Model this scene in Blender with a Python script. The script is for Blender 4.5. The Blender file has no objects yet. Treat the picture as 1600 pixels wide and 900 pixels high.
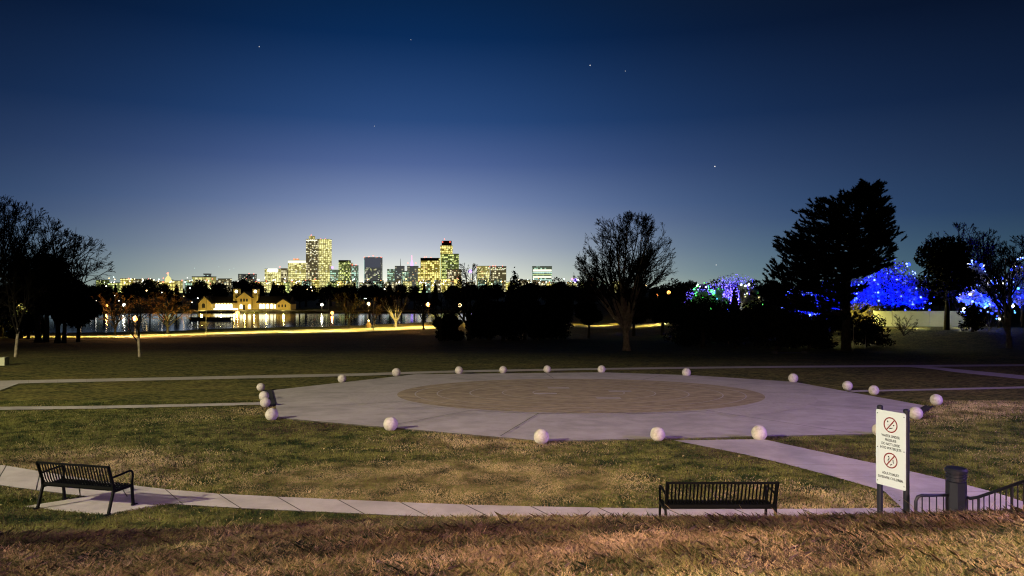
import bpy, math, random
import numpy as np
from mathutils import Vector, Matrix

R = math.radians
C = bpy.context.scene.collection
scene = bpy.context.scene
random.seed(7)
rng = np.random.default_rng(7)
F, CX, HY, CAMZ = 1155.0, 800.0, 450.0, 4.25

# ------------------------------------------------------------------ camera
cd = bpy.data.cameras.new('camera'); cam = bpy.data.objects.new('camera', cd); C.objects.link(cam)
cam.location = (0, 0, CAMZ); cam.rotation_euler = (R(90), 0, 0)
cd.sensor_width = 36; cd.lens = F / 1600 * 36; cd.clip_start = .1; cd.clip_end = 40000
scene.camera = cam
scene.view_settings.view_transform = 'Standard'; scene.view_settings.look = 'None'
cy = scene.cycles; cy.use_denoising = True; cy.denoising_input_passes = 'RGB_ALBEDO_NORMAL'; cy.denoising_prefilter = 'NONE'; cy.filter_width = 1.15
scene.view_settings.exposure = 0; scene.view_settings.gamma = 1

def lin(c):
    return tuple(((v/255)/12.92 if v/255 <= .04045 else ((v/255+.055)/1.055)**2.4) for v in c)

# ------------------------------------------------------------------ night sky (direction based)
world = bpy.data.worlds.new('World'); scene.world = world; world.use_nodes = True
nt = world.node_tree; nt.nodes.clear()
N = nt.nodes.new; L = nt.links.new
def mth(op, a, b=None, c=None):
    n = N('ShaderNodeMath'); n.operation = op
    for i, v in enumerate((a, b, c)):
        if v is None: continue
        if isinstance(v, (int, float)): n.inputs[i].default_value = v
        else: L(v, n.inputs[i])
    return n.outputs[0]
tc = N('ShaderNodeTexCoord'); sp = N('ShaderNodeSeparateXYZ'); L(tc.outputs['Generated'], sp.inputs[0])
X, Y, Z = sp.outputs
hor = mth('SQRT', mth('ADD', mth('MULTIPLY', X, X), mth('MULTIPLY', Y, Y)))
el = mth('DIVIDE', mth('MAXIMUM', Z, 0.0), mth('MAXIMUM', hor, .001))
az = mth('ARCTAN2', X, Y)
def ramp(fac, stops):
    n = N('ShaderNodeValToRGB'); L(fac, n.inputs[0]); cr = n.color_ramp
    while len(cr.elements) > 1: cr.elements.remove(cr.elements[0])
    for i, (p, c) in enumerate(stops):
        e = cr.elements[0] if i == 0 else cr.elements.new(p)
        e.position = p; e.color = (*c, 1)
    return n.outputs[0]
t = mth('DIVIDE', el, .45)
side = ramp(t, [(0, lin((104,138,146))), (.05, lin((84,120,142))), (.2, lin((54,84,126))), (.34, lin((44,68,108))), (.5, lin((26,48,86))), (.75, lin((13,28,56))), (.93, lin((15,26,44))), (1, (.0015,.004,.011))])
cent = ramp(t, [(0, lin((222,222,190))), (.04, lin((196,202,188))), (.12, lin((158,168,184))), (.25, lin((108,128,170))), (.37, lin((70,94,146))), (.5, lin((36,70,122))), (.75, lin((8,42,86))), (.93, lin((6,31,64))), (1, (.0015,.004,.011))])
da = mth('DIVIDE', mth('SUBTRACT', az, -.15), .35)
g = mth('EXPONENT', mth('MULTIPLY', mth('MULTIPLY', da, da), -1.0))
mx = N('ShaderNodeMix'); mx.data_type = 'RGBA'; L(g, mx.inputs[0]); L(side, mx.inputs[6]); L(cent, mx.inputs[7])
# the sky away from the town is darker
db = mth('DIVIDE', mth('SUBTRACT', az, -.08), .80)
gb = mth('ADD', mth('MULTIPLY', mth('EXPONENT', mth('MULTIPLY', mth('MULTIPLY', db, db), -1.0)), .96), .06)
vm = N('ShaderNodeVectorMath'); vm.operation = 'SCALE'; L(mx.outputs[2], vm.inputs[0]); L(gb, vm.inputs['Scale'])
# whitish glow of the town itself
dc = mth('DIVIDE', mth('SUBTRACT', az, -.155), .20)
tg_ = mth('MULTIPLY', mth('EXPONENT', mth('MULTIPLY', mth('MULTIPLY', dc, dc), -1.0)), mth('EXPONENT', mth('DIVIDE', el, -.055)))
vg = N('ShaderNodeVectorMath'); vg.operation = 'SCALE'; vg.inputs[0].default_value = (.40, .38, .36); L(tg_, vg.inputs['Scale'])
va = N('ShaderNodeVectorMath'); va.operation = 'ADD'; L(vm.outputs[0], va.inputs[0]); L(vg.outputs[0], va.inputs[1])
bg = N('ShaderNodeBackground'); L(va.outputs[0], bg.inputs[0]); bg.inputs[1].default_value = 1.0
wo = N('ShaderNodeOutputWorld'); L(bg.outputs[0], wo.inputs[0])

# ------------------------------------------------------------------ lamps that light the plaza (out of view, one an added fill)
def point(name, loc, power, col, rad=.2, spot=None, target=None, blend=.5):
    d = bpy.data.lights.new(name, 'SPOT' if spot else 'POINT'); d.energy = power; d.color = col; d.shadow_soft_size = rad
    o = bpy.data.objects.new(name, d); C.objects.link(o); o.location = loc
    if spot:
        d.spot_size = R(spot); d.spot_blend = blend
        tg = Vector(target) if target else Vector((loc[0], loc[1], loc[2]-10))
        o.rotation_euler = (tg - Vector(loc)).to_track_quat('-Z', 'Y').to_euler()
    return o
KEY = (-45, -12, 23)
key = point('car_park_floodlight', KEY, 215000, (1, .88, .60), .32)
def cutoff(o, lo, hi, floor):
    """full cut-off luminaire: little light leaves it near the horizontal"""
    d = o.data; d.use_nodes = True; n = d.node_tree.nodes; l = d.node_tree.links
    em = [x for x in n if x.type == 'EMISSION'][0]
    g_ = n.new('ShaderNodeNewGeometry'); sx = n.new('ShaderNodeSeparateXYZ'); l.new(g_.outputs['Incoming'], sx.inputs[0])
    ab = n.new('ShaderNodeMath'); ab.operation = 'ABSOLUTE'; l.new(sx.outputs[2], ab.inputs[0])
    mr = n.new('ShaderNodeMapRange'); mr.interpolation_type = 'SMOOTHSTEP'; mr.inputs[1].default_value = lo; mr.inputs[2].default_value = hi; mr.inputs[3].default_value = floor; mr.inputs[4].default_value = 1
    l.new(ab.outputs[0], mr.inputs[0]); l.new(mr.outputs[0], em.inputs['Strength'])
cutoff(key, .222, .315, .03)
cutoff(point('terrace_floodlight', (28, 7, 10.5), 33000, (.46, .24, 1.0), .22), .19, .27, .02)
point('unseen_warm_lamp', (3.4, -3.2, 5.4), 15500, (1, .58, .46), .3, 86, (4.0, 1.6, 1.9), .9)  # unseen lamp behind the camera for the warm near bank
point('unseen_warm_lamp', (-3.4, -3.2, 5.4), 9000, (1, .64, .50), .3, 86, (-2.8, 1.6, 1.9), .9)  # second lamp added as warm fill on the left of the rise

# ------------------------------------------------------------------ terrain
PY = np.array([-400, 18, 45, 60, 77, 100, 130, 160, 200, 240, 262, 480, 600, 3000, 30000.])
PZ = np.array([0, 0, -.756, -1.6, -2.45, -3.8, -5.5, -7.0, -8.9, -10.6, -10.9, -10.0, -9, -12, -12.])
KY = np.array([-400, 0, 3, 6, 7.5, 8.5, 9.3, 10.5, 12.0, 12.5, 400.])
KZ = np.array([2.55, 2.55, 2.4, 1.98, 1.74, 1.56, 1.25, .72, .07, 0, 0])
def sstep(a, b, v):
    v = np.clip((v-a)/(b-a), 0, 1); return v*v*(3-2*v)
LAKE = -11.4
def shore(x): return np.where(x < -40, 312+.62*(x+50), 318+1.4*(x+40))
def terrain(x, y):
    x = np.asarray(x, float); y = np.asarray(y, float)
    z = np.interp(y, PY, PZ)
    A = np.interp(x, [-60, -9, -6, -4, -2.2, -.5, 3, 5, 7, 12, 40], [.6, .86, .87, .895, .96, 1.0, 1.0, 1.03, 1.07, 1.1, .9])
    fade = 1 - sstep(40, 90, np.abs(x))
    z = z + np.interp(y, KY, KZ)*A*fade
    z = z + 3.0*sstep(28, 62, x)*sstep(84, 112, y)*(1-sstep(420, 700, y))
    # gentle lie of the land past the plaza
    far = sstep(46, 60, y)
    z = z + far*(.16*np.sin(x*.06+y*.05)+.12*np.sin(x*.021-y*.09+1))
    dl = np.minimum(np.minimum(y-shore(x), 476-y), -16-x)
    z = z - np.clip(dl/6, 0, 1)*2.6*(y > 150)
    return z
def unp(px, py, d0=5):
    """pixel -> point of the land seen there"""
    dx = (px-CX)/F; dz = -(py-HY)/F
    d = d0*1.01**np.arange(900)
    h = CAMZ+dz*d-terrain(dx*d, d)
    i = int(np.argmax(h < 0))
    a, b = d[i-1], d[i]
    for _ in range(30):
        m = (a+b)/2
        if CAMZ+dz*m-float(terrain(dx*m, m)) < 0: b = m
        else: a = m
    return Vector((dx*a, a, float(terrain(dx*a, a))))
def at(px, py, d): return Vector(((px-CX)/F*d, d, CAMZ-(py-HY)/F*d))
def foot(px, d):
    x = (px-CX)/F*d; return Vector((x, d, float(terrain(x, d))))

# ------------------------------------------------------------------ materials
def mat(name, col, rough=.7, metal=0, emit=None, es=0, noise=None, bump=0, bscale=20, stretch=None, spec=None, obj_coords=False):
    m = bpy.data.materials.new(name); m.use_nodes = True
    n = m.node_tree.nodes; l = m.node_tree.links; b = n['Principled BSDF']
    b.inputs['Base Color'].default_value = (*col, 1); b.inputs['Roughness'].default_value = rough; b.inputs['Metallic'].default_value = metal
    if spec is not None: b.inputs['Specular IOR Level'].default_value = spec
    if emit: b.inputs['Emission Color'].default_value = (*emit, 1); b.inputs['Emission Strength'].default_value = es
    if noise or bump:
        if obj_coords:
            tcn = n.new('ShaderNodeTexCoord'); src = tcn.outputs['Object']
        else:
            tcn = n.new('ShaderNodeNewGeometry'); src = tcn.outputs['Position']
        mp = n.new('ShaderNodeMapping'); l.new(src, mp.inputs[0])
        if stretch: mp.inputs['Scale'].default_value = stretch
        src = mp.outputs[0]
    if noise:      # noise = [(scale, [(pos, colour)...], weight)...]
        prev = None
        for sc, stops, w in noise:
            t_ = n.new('ShaderNodeTexNoise'); t_.inputs['Scale'].default_value = sc; t_.inputs['Detail'].default_value = 5; t_.inputs['Roughness'].default_value = .65
            l.new(src, t_.inputs['Vector'])
            r = n.new('ShaderNodeValToRGB'); l.new(t_.outputs[0], r.inputs[0])
            cr = r.color_ramp
            for i, (p, c) in enumerate(stops):
                e = cr.elements[i] if i < 2 else cr.elements.new(p)
                e.position = p; e.color = (*c, 1)
            if prev is None: prev = r.outputs[0]
            else:
                x = n.new('ShaderNodeMix'); x.data_type = 'RGBA'; x.inputs[0].default_value = w
                l.new(prev, x.inputs[6]); l.new(r.outputs[0], x.inputs[7]); prev = x.outputs[2]
        l.new(prev, b.inputs['Base Color'])
    if bump:
        t_ = n.new('ShaderNodeTexNoise'); t_.inputs['Scale'].default_value = bscale; t_.inputs['Detail'].default_value = 6; l.new(src, t_.inputs['Vector'])
        bp = n.new('ShaderNodeBump'); bp.inputs['Strength'].default_value = 1; bp.inputs['Distance'].default_value = bump
        l.new(t_.outputs[0], bp.inputs['Height']); l.new(bp.outputs[0], b.inputs['Normal'])
    return m
M = {}
M['lawn'] = mat('lawn', (.06,.06,.02), .95, noise=[
    (.16, [(.38, (.018,.032,.005)), (.50, (.055,.064,.011)), (.62, (.16,.118,.034))], 1),
    (1.0, [(.43, (.008,.016,.002)), (.57, (.18,.155,.040))], .5),
    (5, [(.45, (.004,.008,.001)), (.56, (.21,.19,.055))], .5)], bump=.05, bscale=11, stretch=(.8, 1.15, 1), spec=.1)
M['concrete'] = mat('concrete', (.4,.38,.35), .85, noise=[
    (.3, [(.40, (.24,.222,.203)), (.60, (.40,.37,.345))], 1),
    (1.6, [(.38, (.20,.185,.17)), (.62, (.42,.385,.36))], .42),
    (.9, [(.44, (.18,.165,.155)), (.56, (.43,.40,.375))], .25), (60, [(.3, (.24,.22,.205)), (.7, (.42,.395,.37))], .3)], bump=.004, bscale=60)
M['paver'] = mat('paver', (.3,.2,.12), .9, noise=[
    (.6, [(.35, (.20,.155,.085)), (.68, (.28,.225,.13))], 1),
    (5, [(.42, (.12,.092,.05)), (.58, (.38,.31,.18))], .5)], bump=.012, bscale=8, stretch=(.35, 1.2, 1))
M['concrete_dark'] = mat('concrete_worn', (.3,.28,.25), .9, noise=[
    (.5, [(.35, (.28,.258,.235)), (.68, (.39,.36,.33))], 1), (7, [(.35, (.25,.23,.21)), (.65, (.42,.39,.36))], .4)], bump=.004, bscale=40)
M['joint'] = mat('joint', (.06,.055,.05), .95)
M['stone'] = mat('pale_stone', (.75,.68,.62), .8, noise=[(5, [(.36, (.30,.28,.24)), (.6, (.46,.43,.38))], 1), (9, [(.38, (.24,.22,.19)), (.54, (.50,.47,.42))], .4)], bump=.012, bscale=24)
M['black_metal'] = mat('black_metal', (.0015,.002,.002), .6, 0, bump=.0004, bscale=90, spec=.08)
M['rail_metal'] = mat('rail_metal', (.008,.010,.017), .42, 0, spec=.3)
M['sign_white'] = mat('sign_white', (.35,.43,.46), .45)
M['ink'] = mat('ink', (.008,.008,.010), .6)
M['red_ink'] = mat('red_ink', (.11,.004,.006), .6)
M['blade_green'] = mat('blade_green', (.05,.06,.02), .8, noise=[(1.2, [(.40, (.014,.030,.005)), (.60, (.15,.155,.038))], 1)], spec=.2)
M['blade_dry'] = mat('blade_dry', (.3,.2,.1), .8, noise=[(.9, [(.38, (.10,.075,.03)), (.62, (.48,.38,.19))], 1)], spec=.2)
M['blade_brown'] = mat('blade_brown', (.09,.05,.035), .85, noise=[(1.5, [(.35, (.018,.012,.007)), (.65, (.12,.080,.05))], 1)], spec=.15)
M['bark'] = mat('bark', (.04,.035,.025), .95, spec=.1, noise=[(4, [(.3, (.018,.016,.011)), (.7, (.065,.056,.038))], 1)], bump=.03, bscale=9, stretch=(3,3,.5))
M['twig'] = mat('twig', (.014,.012,.008), .95, spec=.1)
M['needle'] = mat('needle', (.005,.008,.004), .9, spec=.1)
M['leaf_dark'] = mat('leaf_dark', (.007,.009,.004), .9, spec=.1)
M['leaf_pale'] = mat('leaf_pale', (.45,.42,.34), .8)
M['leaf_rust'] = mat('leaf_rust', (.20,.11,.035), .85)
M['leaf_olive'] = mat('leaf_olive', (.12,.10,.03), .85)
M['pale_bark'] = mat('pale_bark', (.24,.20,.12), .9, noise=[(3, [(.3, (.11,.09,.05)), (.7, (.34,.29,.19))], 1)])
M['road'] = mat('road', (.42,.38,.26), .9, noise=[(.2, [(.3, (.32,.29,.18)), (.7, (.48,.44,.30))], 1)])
M['pole'] = mat('pole', (.15,.14,.12), .5, .5)
M['plaster'] = mat('plaster', (.62,.45,.16), .85, noise=[(.5, [(.3, (.55,.39,.13)), (.7, (.68,.50,.19))], 1)])
M['roof_tile'] = mat('roof_tile', (.05,.022,.015), .85, noise=[(1.5, [(.3, (.010,.006,.005)), (.7, (.025,.013,.010))], 1)])
M['dark_opening'] = mat('dark_opening', (.02,.014,.008), .6)
M['wall_green'] = mat('screen_wall', (.36,.38,.24), .85, noise=[(.3, [(.3, (.30,.32,.20)), (.7, (.42,.44,.28))], 1)])
M['dock'] = mat('dock', (.008,.007,.006), .8)
M['bank_stone'] = mat('bank_stone', (.30,.27,.2), .9, noise=[(.8, [(.3, (.18,.16,.12)), (.7, (.38,.34,.26))], 1)])
def glow(name, col, s):
    return mat(name, (.02,.02,.02), .6, emit=col, es=s)
M['g_white'] = glow('glow_white', (1,.97,.85), 7); M['g_warm'] = glow('glow_warm', (1,.68,.28), 7)
M['g_orange'] = glow('glow_orange', (1,.36,.07), 6); M['g_red'] = glow('glow_red', (1,.16,.10), 5)
M['g_cool'] = glow('glow_cool', (.75,1,.92), 4); M['g_green'] = glow('glow_green', (.10,1,.12), 3.0)
M['g_blue'] = glow('glow_blue', (.02,.05,1), 5); M['g_bluewhite'] = glow('glow_bluewhite', (.16,.24,1), 5)
M['g_cyan'] = glow('glow_cyan', (.10,.42,1), 4); M['g_violet'] = glow('glow_violet', (.32,.2,1), 3.5)
M['g_pink'] = glow('glow_pink', (1,.35,.55), 2); M['g_yellow'] = glow('glow_yellow', (1,.92,.40), 2.0)
M['g_arcade'] = glow('glow_arcade', (1,.93,.55), 2.6); M['g_star'] = glow('glow_star', (1,.96,.9), 1.3)
M['w_white'] = glow('window_white', (1,1,.78), 1.25); M['w_yellow'] = glow('window_yellow', (1,.93,.38), .95)
M['w_green'] = glow('window_green', (.85,1,.4), .75); M['w_orange'] = glow('window_orange', (1,.5,.2), .8); M['w_cool'] = glow('window_cool', (.7,1,.9), .9)

def tower_mat(name, base, wcol, ws, cell=(6.5, 5.2), frac=.5, wash=None, washs=0):
    """facade whose small unlit and lit windows are laid out in the object's own space"""
    m = mat(name, base, .6)
    n = m.node_tree.nodes; l = m.node_tree.links; b = n['Principled BSDF']
    tcn = n.new('ShaderNodeTexCoord'); s = n.new('ShaderNodeSeparateXYZ'); l.new(tcn.outputs['Object'], s.inputs[0])
    def mm(op, a, c=None):
        q = n.new('ShaderNodeMath'); q.operation = op
        for i, v in enumerate((a, c)):
            if v is None: continue
            if isinstance(v, (int, float)): q.inputs[i].default_value = v
            else: l.new(v, q.inputs[i])
        return q.outputs[0]
    xy = mm('ADD', s.outputs[0], mm('MULTIPLY', s.outputs[1], 1.0))
    u = mm('DIVIDE', xy, cell[0]); v = mm('DIVIDE', s.outputs[2], cell[1])
    cu, cv = mm('FLOOR', u), mm('FLOOR', v)
    cb = n.new('ShaderNodeCombineXYZ'); l.new(cu, cb.inputs[0]); l.new(cv, cb.inputs[1])
    wn = n.new('ShaderNodeTexWhiteNoise'); wn.noise_dimensions = '3D'; l.new(cb.outputs[0], wn.inputs[0])
    cf = n.new('ShaderNodeCombineXYZ'); l.new(cv, cf.inputs[0])
    wf = n.new('ShaderNodeTexWhiteNoise'); wf.noise_dimensions = '3D'; l.new(cf.outputs[0], wf.inputs[0])
    lit = mm('LESS_THAN', wn.outputs[0], mm('ADD', mm('MULTIPLY', wf.outputs[0], frac), frac*.5))
    fu = mm('LESS_THAN', mm('ABSOLUTE', mm('SUBTRACT', mm('FRACT', u), .5)), .38)
    fv = mm('LESS_THAN', mm('ABSOLUTE', mm('SUBTRACT', mm('FRACT', v), .5)), .34)
    k = mm('MULTIPLY', mm('MULTIPLY', lit, mm('MULTIPLY', fu, fv)), mm('ADD', mm('MULTIPLY', wn.outputs[0], 1.2), .4))
    e = n.new('ShaderNodeVectorMath'); e.operation = 'SCALE'; e.inputs[0].default_value = wcol; l.new(mm('MULTIPLY', k, ws), e.inputs['Scale'])
    a = n.new('ShaderNodeVectorMath'); a.operation = 'ADD'; l.new(e.outputs[0], a.inputs[0])
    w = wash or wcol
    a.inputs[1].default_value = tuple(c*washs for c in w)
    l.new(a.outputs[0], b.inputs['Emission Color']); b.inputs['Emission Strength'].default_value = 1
    return m

# ------------------------------------------------------------------ mesh builder
class MB:
    def __init__(s): s.v = []; s.f = []; s.m = []; s.cur = 0
    def box(s, c, h, rot=None, ax=None):
        """centre, half sizes; ax = (x, y, z) axes"""
        b = len(s.v); c = Vector(c)
        ax = ax or (Vector((1,0,0)), Vector((0,1,0)), Vector((0,0,1)))
        if rot is not None:
            q = Matrix.Rotation(rot, 3, 'Z'); ax = tuple(q @ a for a in ax)
        for k in (-1, 1):
            for j in (-1, 1):
                for i in (-1, 1): s.v.append(tuple(c+ax[0]*h[0]*i+ax[1]*h[1]*j+ax[2]*h[2]*k))
        for f in ((0,2,3,1), (4,5,7,6), (0,1,5,4), (2,6,7,3), (0,4,6,2), (1,3,7,5)):
            s.f.append(tuple(b+i for i in f)); s.m.append(s.cur)
        return s
    def bar(s, p, q, w, t, up=(0,0,1)):
        p, q = Vector(p), Vector(q); d = (q-p); ln = d.length; d.normalize()
        u = Vector(up)
        if abs(d.dot(u)) > .95: u = Vector((0,1,0))
        a = d.cross(u).normalized(); b = a.cross(d)
        return s.box((p+q)/2, (ln/2, w/2, t/2), ax=(d, a, b))
    def tube(s, pts, rad, n=6, cap=True):
        pts = [Vector(p) for p in pts]; b = len(s.v)
        if not hasattr(rad, '__len__'): rad = [rad]*len(pts)
        a = None
        for i, p in enumerate(pts):
            d = (pts[min(i+1, len(pts)-1)]-pts[max(i-1, 0)])
            if d.length < 1e-9: d = Vector((0,0,1))
            d.normalize()
            if a is None: a = d.orthogonal().normalized()
            else:
                a = (a-d*a.dot(d)); a = a.normalized() if a.length > 1e-6 else d.orthogonal().normalized()
            c = d.cross(a)
            for k in range(n):
                t = 2*math.pi*k/n; s.v.append(tuple(p+(a*math.cos(t)+c*math.sin(t))*rad[i]))
        for i in range(len(pts)-1):
            for k in range(n):
                k2 = (k+1) % n
                s.f.append((b+i*n+k, b+i*n+k2, b+(i+1)*n+k2, b+(i+1)*n+k)); s.m.append(s.cur)
        if cap and n > 2:
            s.f.append(tuple(b+k for k in range(n))[::-1]); s.m.append(s.cur)
            e = b+(len(pts)-1)*n; s.f.append(tuple(e+k for k in range(n))); s.m.append(s.cur)
        return s
    def lathe(s, prof, c=(0,0,0), n=20, phase=0):
        b = len(s.v); c = Vector(c)
        for r, z in prof:
            for k in range(n):
                t = 2*math.pi*k/n+phase; s.v.append((c.x+r*math.cos(t), c.y+r*math.sin(t), c.z+z))
        for i in range(len(prof)-1):
            for k in range(n):
                k2 = (k+1) % n
                s.f.append((b+i*n+k, b+i*n+k2, b+(i+1)*n+k2, b+(i+1)*n+k)); s.m.append(s.cur)
        s.f.append(tuple(b+k for k in range(n))[::-1]); s.m.append(s.cur)
        e = b+(len(prof)-1)*n; s.f.append(tuple(e+k for k in range(n))); s.m.append(s.cur)
        return s
    def ball(s, c, r, n=16, rings=10, sz=1):
        return s.lathe([(max(r*math.sin(math.pi*i/rings), r*.01), -r*sz*math.cos(math.pi*i/rings)) for i in range(rings+1)], c, n)
    def prism(s, poly, y0, y1):
        """polygon in x,z extruded along y"""
        b = len(s.v); n = len(poly)
        for y in (y0, y1):
            for x, z in poly: s.v.append((x, y, z))
        s.f.append(tuple(b+i for i in range(n))); s.f.append(tuple(b+n+i for i in range(n))[::-1]); s.m += [s.cur]*2
        for i in range(n):
            j = (i+1) % n; s.f.append((b+j, b+i, b+n+i, b+n+j)); s.m.append(s.cur)
        return s
    def tris(s, V):
        """V: (n, k, 3) array of loose faces"""
        b = len(s.v); k = V.shape[1]
        s.v.extend(map(tuple, V.reshape(-1, 3).tolist()))
        s.f.extend([tuple(range(b+i*k, b+i*k+k)) for i in range(len(V))]); s.m.extend([s.cur]*len(V))
        return s
    def build(s, name, mats, parent=None, smooth=False, loc=None):
        me = bpy.data.meshes.new(name); me.from_pydata(s.v, [], s.f)
        mats = mats if isinstance(mats, (list, tuple)) else [mats]
        for m in mats: me.materials.append(m)
        if len(mats) > 1: me.polygons.foreach_set('material_index', s.m)
        if smooth: me.polygons.foreach_set('use_smooth', [True]*len(me.polygons))
        me.update()
        o = bpy.data.objects.new(name, me); C.objects.link(o)
        if parent: o.parent = parent
        if loc is not None: o.location = loc
        return o
def tag(o, label=None, cat=None, group=None, kind=None):
    if label: o['label'] = label
    if cat: o['category'] = cat
    if group: o['group'] = group
    if kind: o['kind'] = kind
    return o
def thing(name, label, cat, loc=(0,0,0), rz=0, group=None):
    o = bpy.data.objects.new(name, None); C.objects.link(o); o.location = loc; o.rotation_euler = (0,0,rz); o.empty_display_size = .2
    return tag(o, label, cat, group)
def copy_tree(o, parent=None):
    c = o.copy(); C.objects.link(c)
    if parent: c.parent = parent
    for ch in [x for x in bpy.data.objects if x.parent == o]: copy_tree(ch, c)
    return c
def npmesh(name, V, k, mats, mi=None, parent=None):
    """V (n,k,3): n loose k-gons built fast"""
    n = len(V); me = bpy.data.meshes.new(name)
    me.vertices.add(n*k); me.vertices.foreach_set('co', V.astype(np.float32).ravel())
    me.loops.add(n*k); me.loops.foreach_set('vertex_index', np.arange(n*k, dtype=np.int32))
    me.polygons.add(n); me.polygons.foreach_set('loop_start', np.arange(0, n*k, k, dtype=np.int32))
    for m in mats: me.materials.append(m)
    if mi is not None: me.polygons.foreach_set('material_index', mi.astype(np.int32))
    me.update(calc_edges=True); me.validate()
    o = bpy.data.objects.new(name, me); C.objects.link(o)
    if parent: o.parent = parent
    return o

# ------------------------------------------------------------------ ground: one sheet to the horizon
rr = [0.0]
r = .6
while r < 30000:
    rr.append(r); r *= 1.022 if r < 14 else (1.03 if r < 60 else (1.02 if r < 620 else 1.12))
rr = np.array(rr[1:])
th = np.concatenate([np.linspace(-50, 50, 281), np.linspace(50, 310, 90)[1:-1]])
th = np.radians(th)
TT, RR = np.meshgrid(th, rr); GX = RR*np.sin(TT); GY = RR*np.cos(TT); GZ = terrain(GX, GY)
nr, na = GX.shape
verts = np.stack([GX, GY, GZ], -1).reshape(-1, 3)
faces = []
for i in range(nr-1):
    for j in range(na):
        j2 = (j+1) % na
        faces.append((i*na+j, i*na+j2, (i+1)*na+j2, (i+1)*na+j))
me = bpy.data.meshes.new('ground'); me.from_pydata(verts.tolist()+[(0, 0, float(terrain(0, 0)))], [], faces+[(nr*na, (j+1) % na, j) for j in range(na)])
me.materials.append(M['lawn']); me.polygons.foreach_set('use_smooth', [True]*len(me.polygons)); me.update()
go = bpy.data.objects.new('ground', me); C.objects.link(go); tag(go, kind='structure')

# lake
wm = bpy.data.materials.new('lake_water'); wm.use_nodes = True
n_ = wm.node_tree.nodes; l_ = wm.node_tree.links; b_ = n_['Principled BSDF']
b_.inputs['Base Color'].default_value = (.004,.008,.014,1); b_.inputs['Roughness'].default_value = .07; b_.inputs['IOR'].default_value = 1.33
gn = n_.new('ShaderNodeNewGeometry'); mp_ = n_.new('ShaderNodeMapping'); mp_.inputs['Scale'].default_value = (.35, 1.0, 1); l_.new(gn.outputs['Position'], mp_.inputs[0])
tn = n_.new('ShaderNodeTexNoise'); tn.inputs['Scale'].default_value = .55; tn.inputs['Detail'].default_value = 3; l_.new(mp_.outputs[0], tn.inputs[0])
bp_ = n_.new('ShaderNodeBump'); bp_.inputs['Distance'].default_value = .024; bp_.inputs['Strength'].default_value = 1; l_.new(tn.outputs[0], bp_.inputs['Height']); l_.new(bp_.outputs[0], b_.inputs['Normal'])
w = MB(); w.tris(np.array([[(-700, 120, LAKE), (-8, 120, LAKE), (-8, 482, LAKE), (-700, 482, LAKE)]], float))
tag(w.build('lake', wm), kind='structure')

# ------------------------------------------------------------------ paths, plaza
def drape(polys, name, m, dz, kind='structure', thick=0):
    b = MB()
    for quad in polys:
        q = [Vector((p[0], p[1], float(terrain(p[0], p[1]))+dz)) for p in quad]
        b.tris(np.array([[tuple(p) for p in q]]))
        if thick:
            for i in range(len(q)):
                p, r_ = q[i], q[(i+1) % len(q)]
                b.tris(np.array([[tuple(p), (p.x, p.y, p.z-thick), (r_.x, r_.y, r_.z-thick), tuple(r_)]]))
    return tag(b.build(name, m), kind=kind)
def strip(top, bot, name, m, dz=.03, n=40, gap=0.0, thick=.0):
    """two edges given in picture pixels as they lie on the land, split into n slabs"""
    def edge(pts):
        w_ = [unp(p[0], p[1], 12.6 if p[1] < 830 else 5) for p in pts]; d = [0]
        for a, b in zip(w_, w_[1:]): d.append(d[-1]+(b-a).length)
        return w_, np.array(d)/d[-1]
    A, ta = edge(top); B, tb = edge(bot)
    def ev(W, T, t_):
        return (float(np.interp(t_, T, [p.x for p in W])), float(np.interp(t_, T, [p.y for p in W])))
    qs = []
    for i in range(n):
        a, b = i/n, (i+1)/n-gap/n
        qs.append([ev(A, ta, a), ev(B, tb, a), ev(B, tb, b), ev(A, ta, b)])
    return drape(qs, name, m, dz, thick=thick)
strip([(-260,702),(0,728),(100,745),(200,760),(300,771.5),(400,777),(510,782),(620,787),(742,791.6),(864,794.5),(1000,797),(1220,798),(1400,796),(1560,793)],
      [(-330,732),(0,760),(100,774),(200,784),(300,792),(400,798),(510,802.5),(620,808),(742,813),(864,817.5),(1000,819.5),(1220,820.5),(1440,818.5),(1620,816)],
      'path', M['concrete'], .034, 22, .03, 0)
strip([(-260,702),(0,728),(100,745),(200,760),(300,771.5),(400,777),(510,782),(620,787),(742,791.6),(864,794.5),(1000,797),(1220,798),(1400,796),(1560,793)],
      [(-330,732),(0,760),(100,774),(200,784),(300,792),(400,798),(510,802.5),(620,808),(742,813),(864,817.5),(1000,819.5),(1220,820.5),(1440,818.5),(1620,816)],
      'path_bed', M['joint'], .022, 30, 0, 0)
strip([(1052,690),(1150,709),(1250,733),(1340,757),(1395,774),(1410,797)], [(1192,688),(1300,712),(1420,738),(1500,757),(1570,776),(1640,800)], 'plaza_path', M['concrete'], .036, 6, .01)
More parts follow.
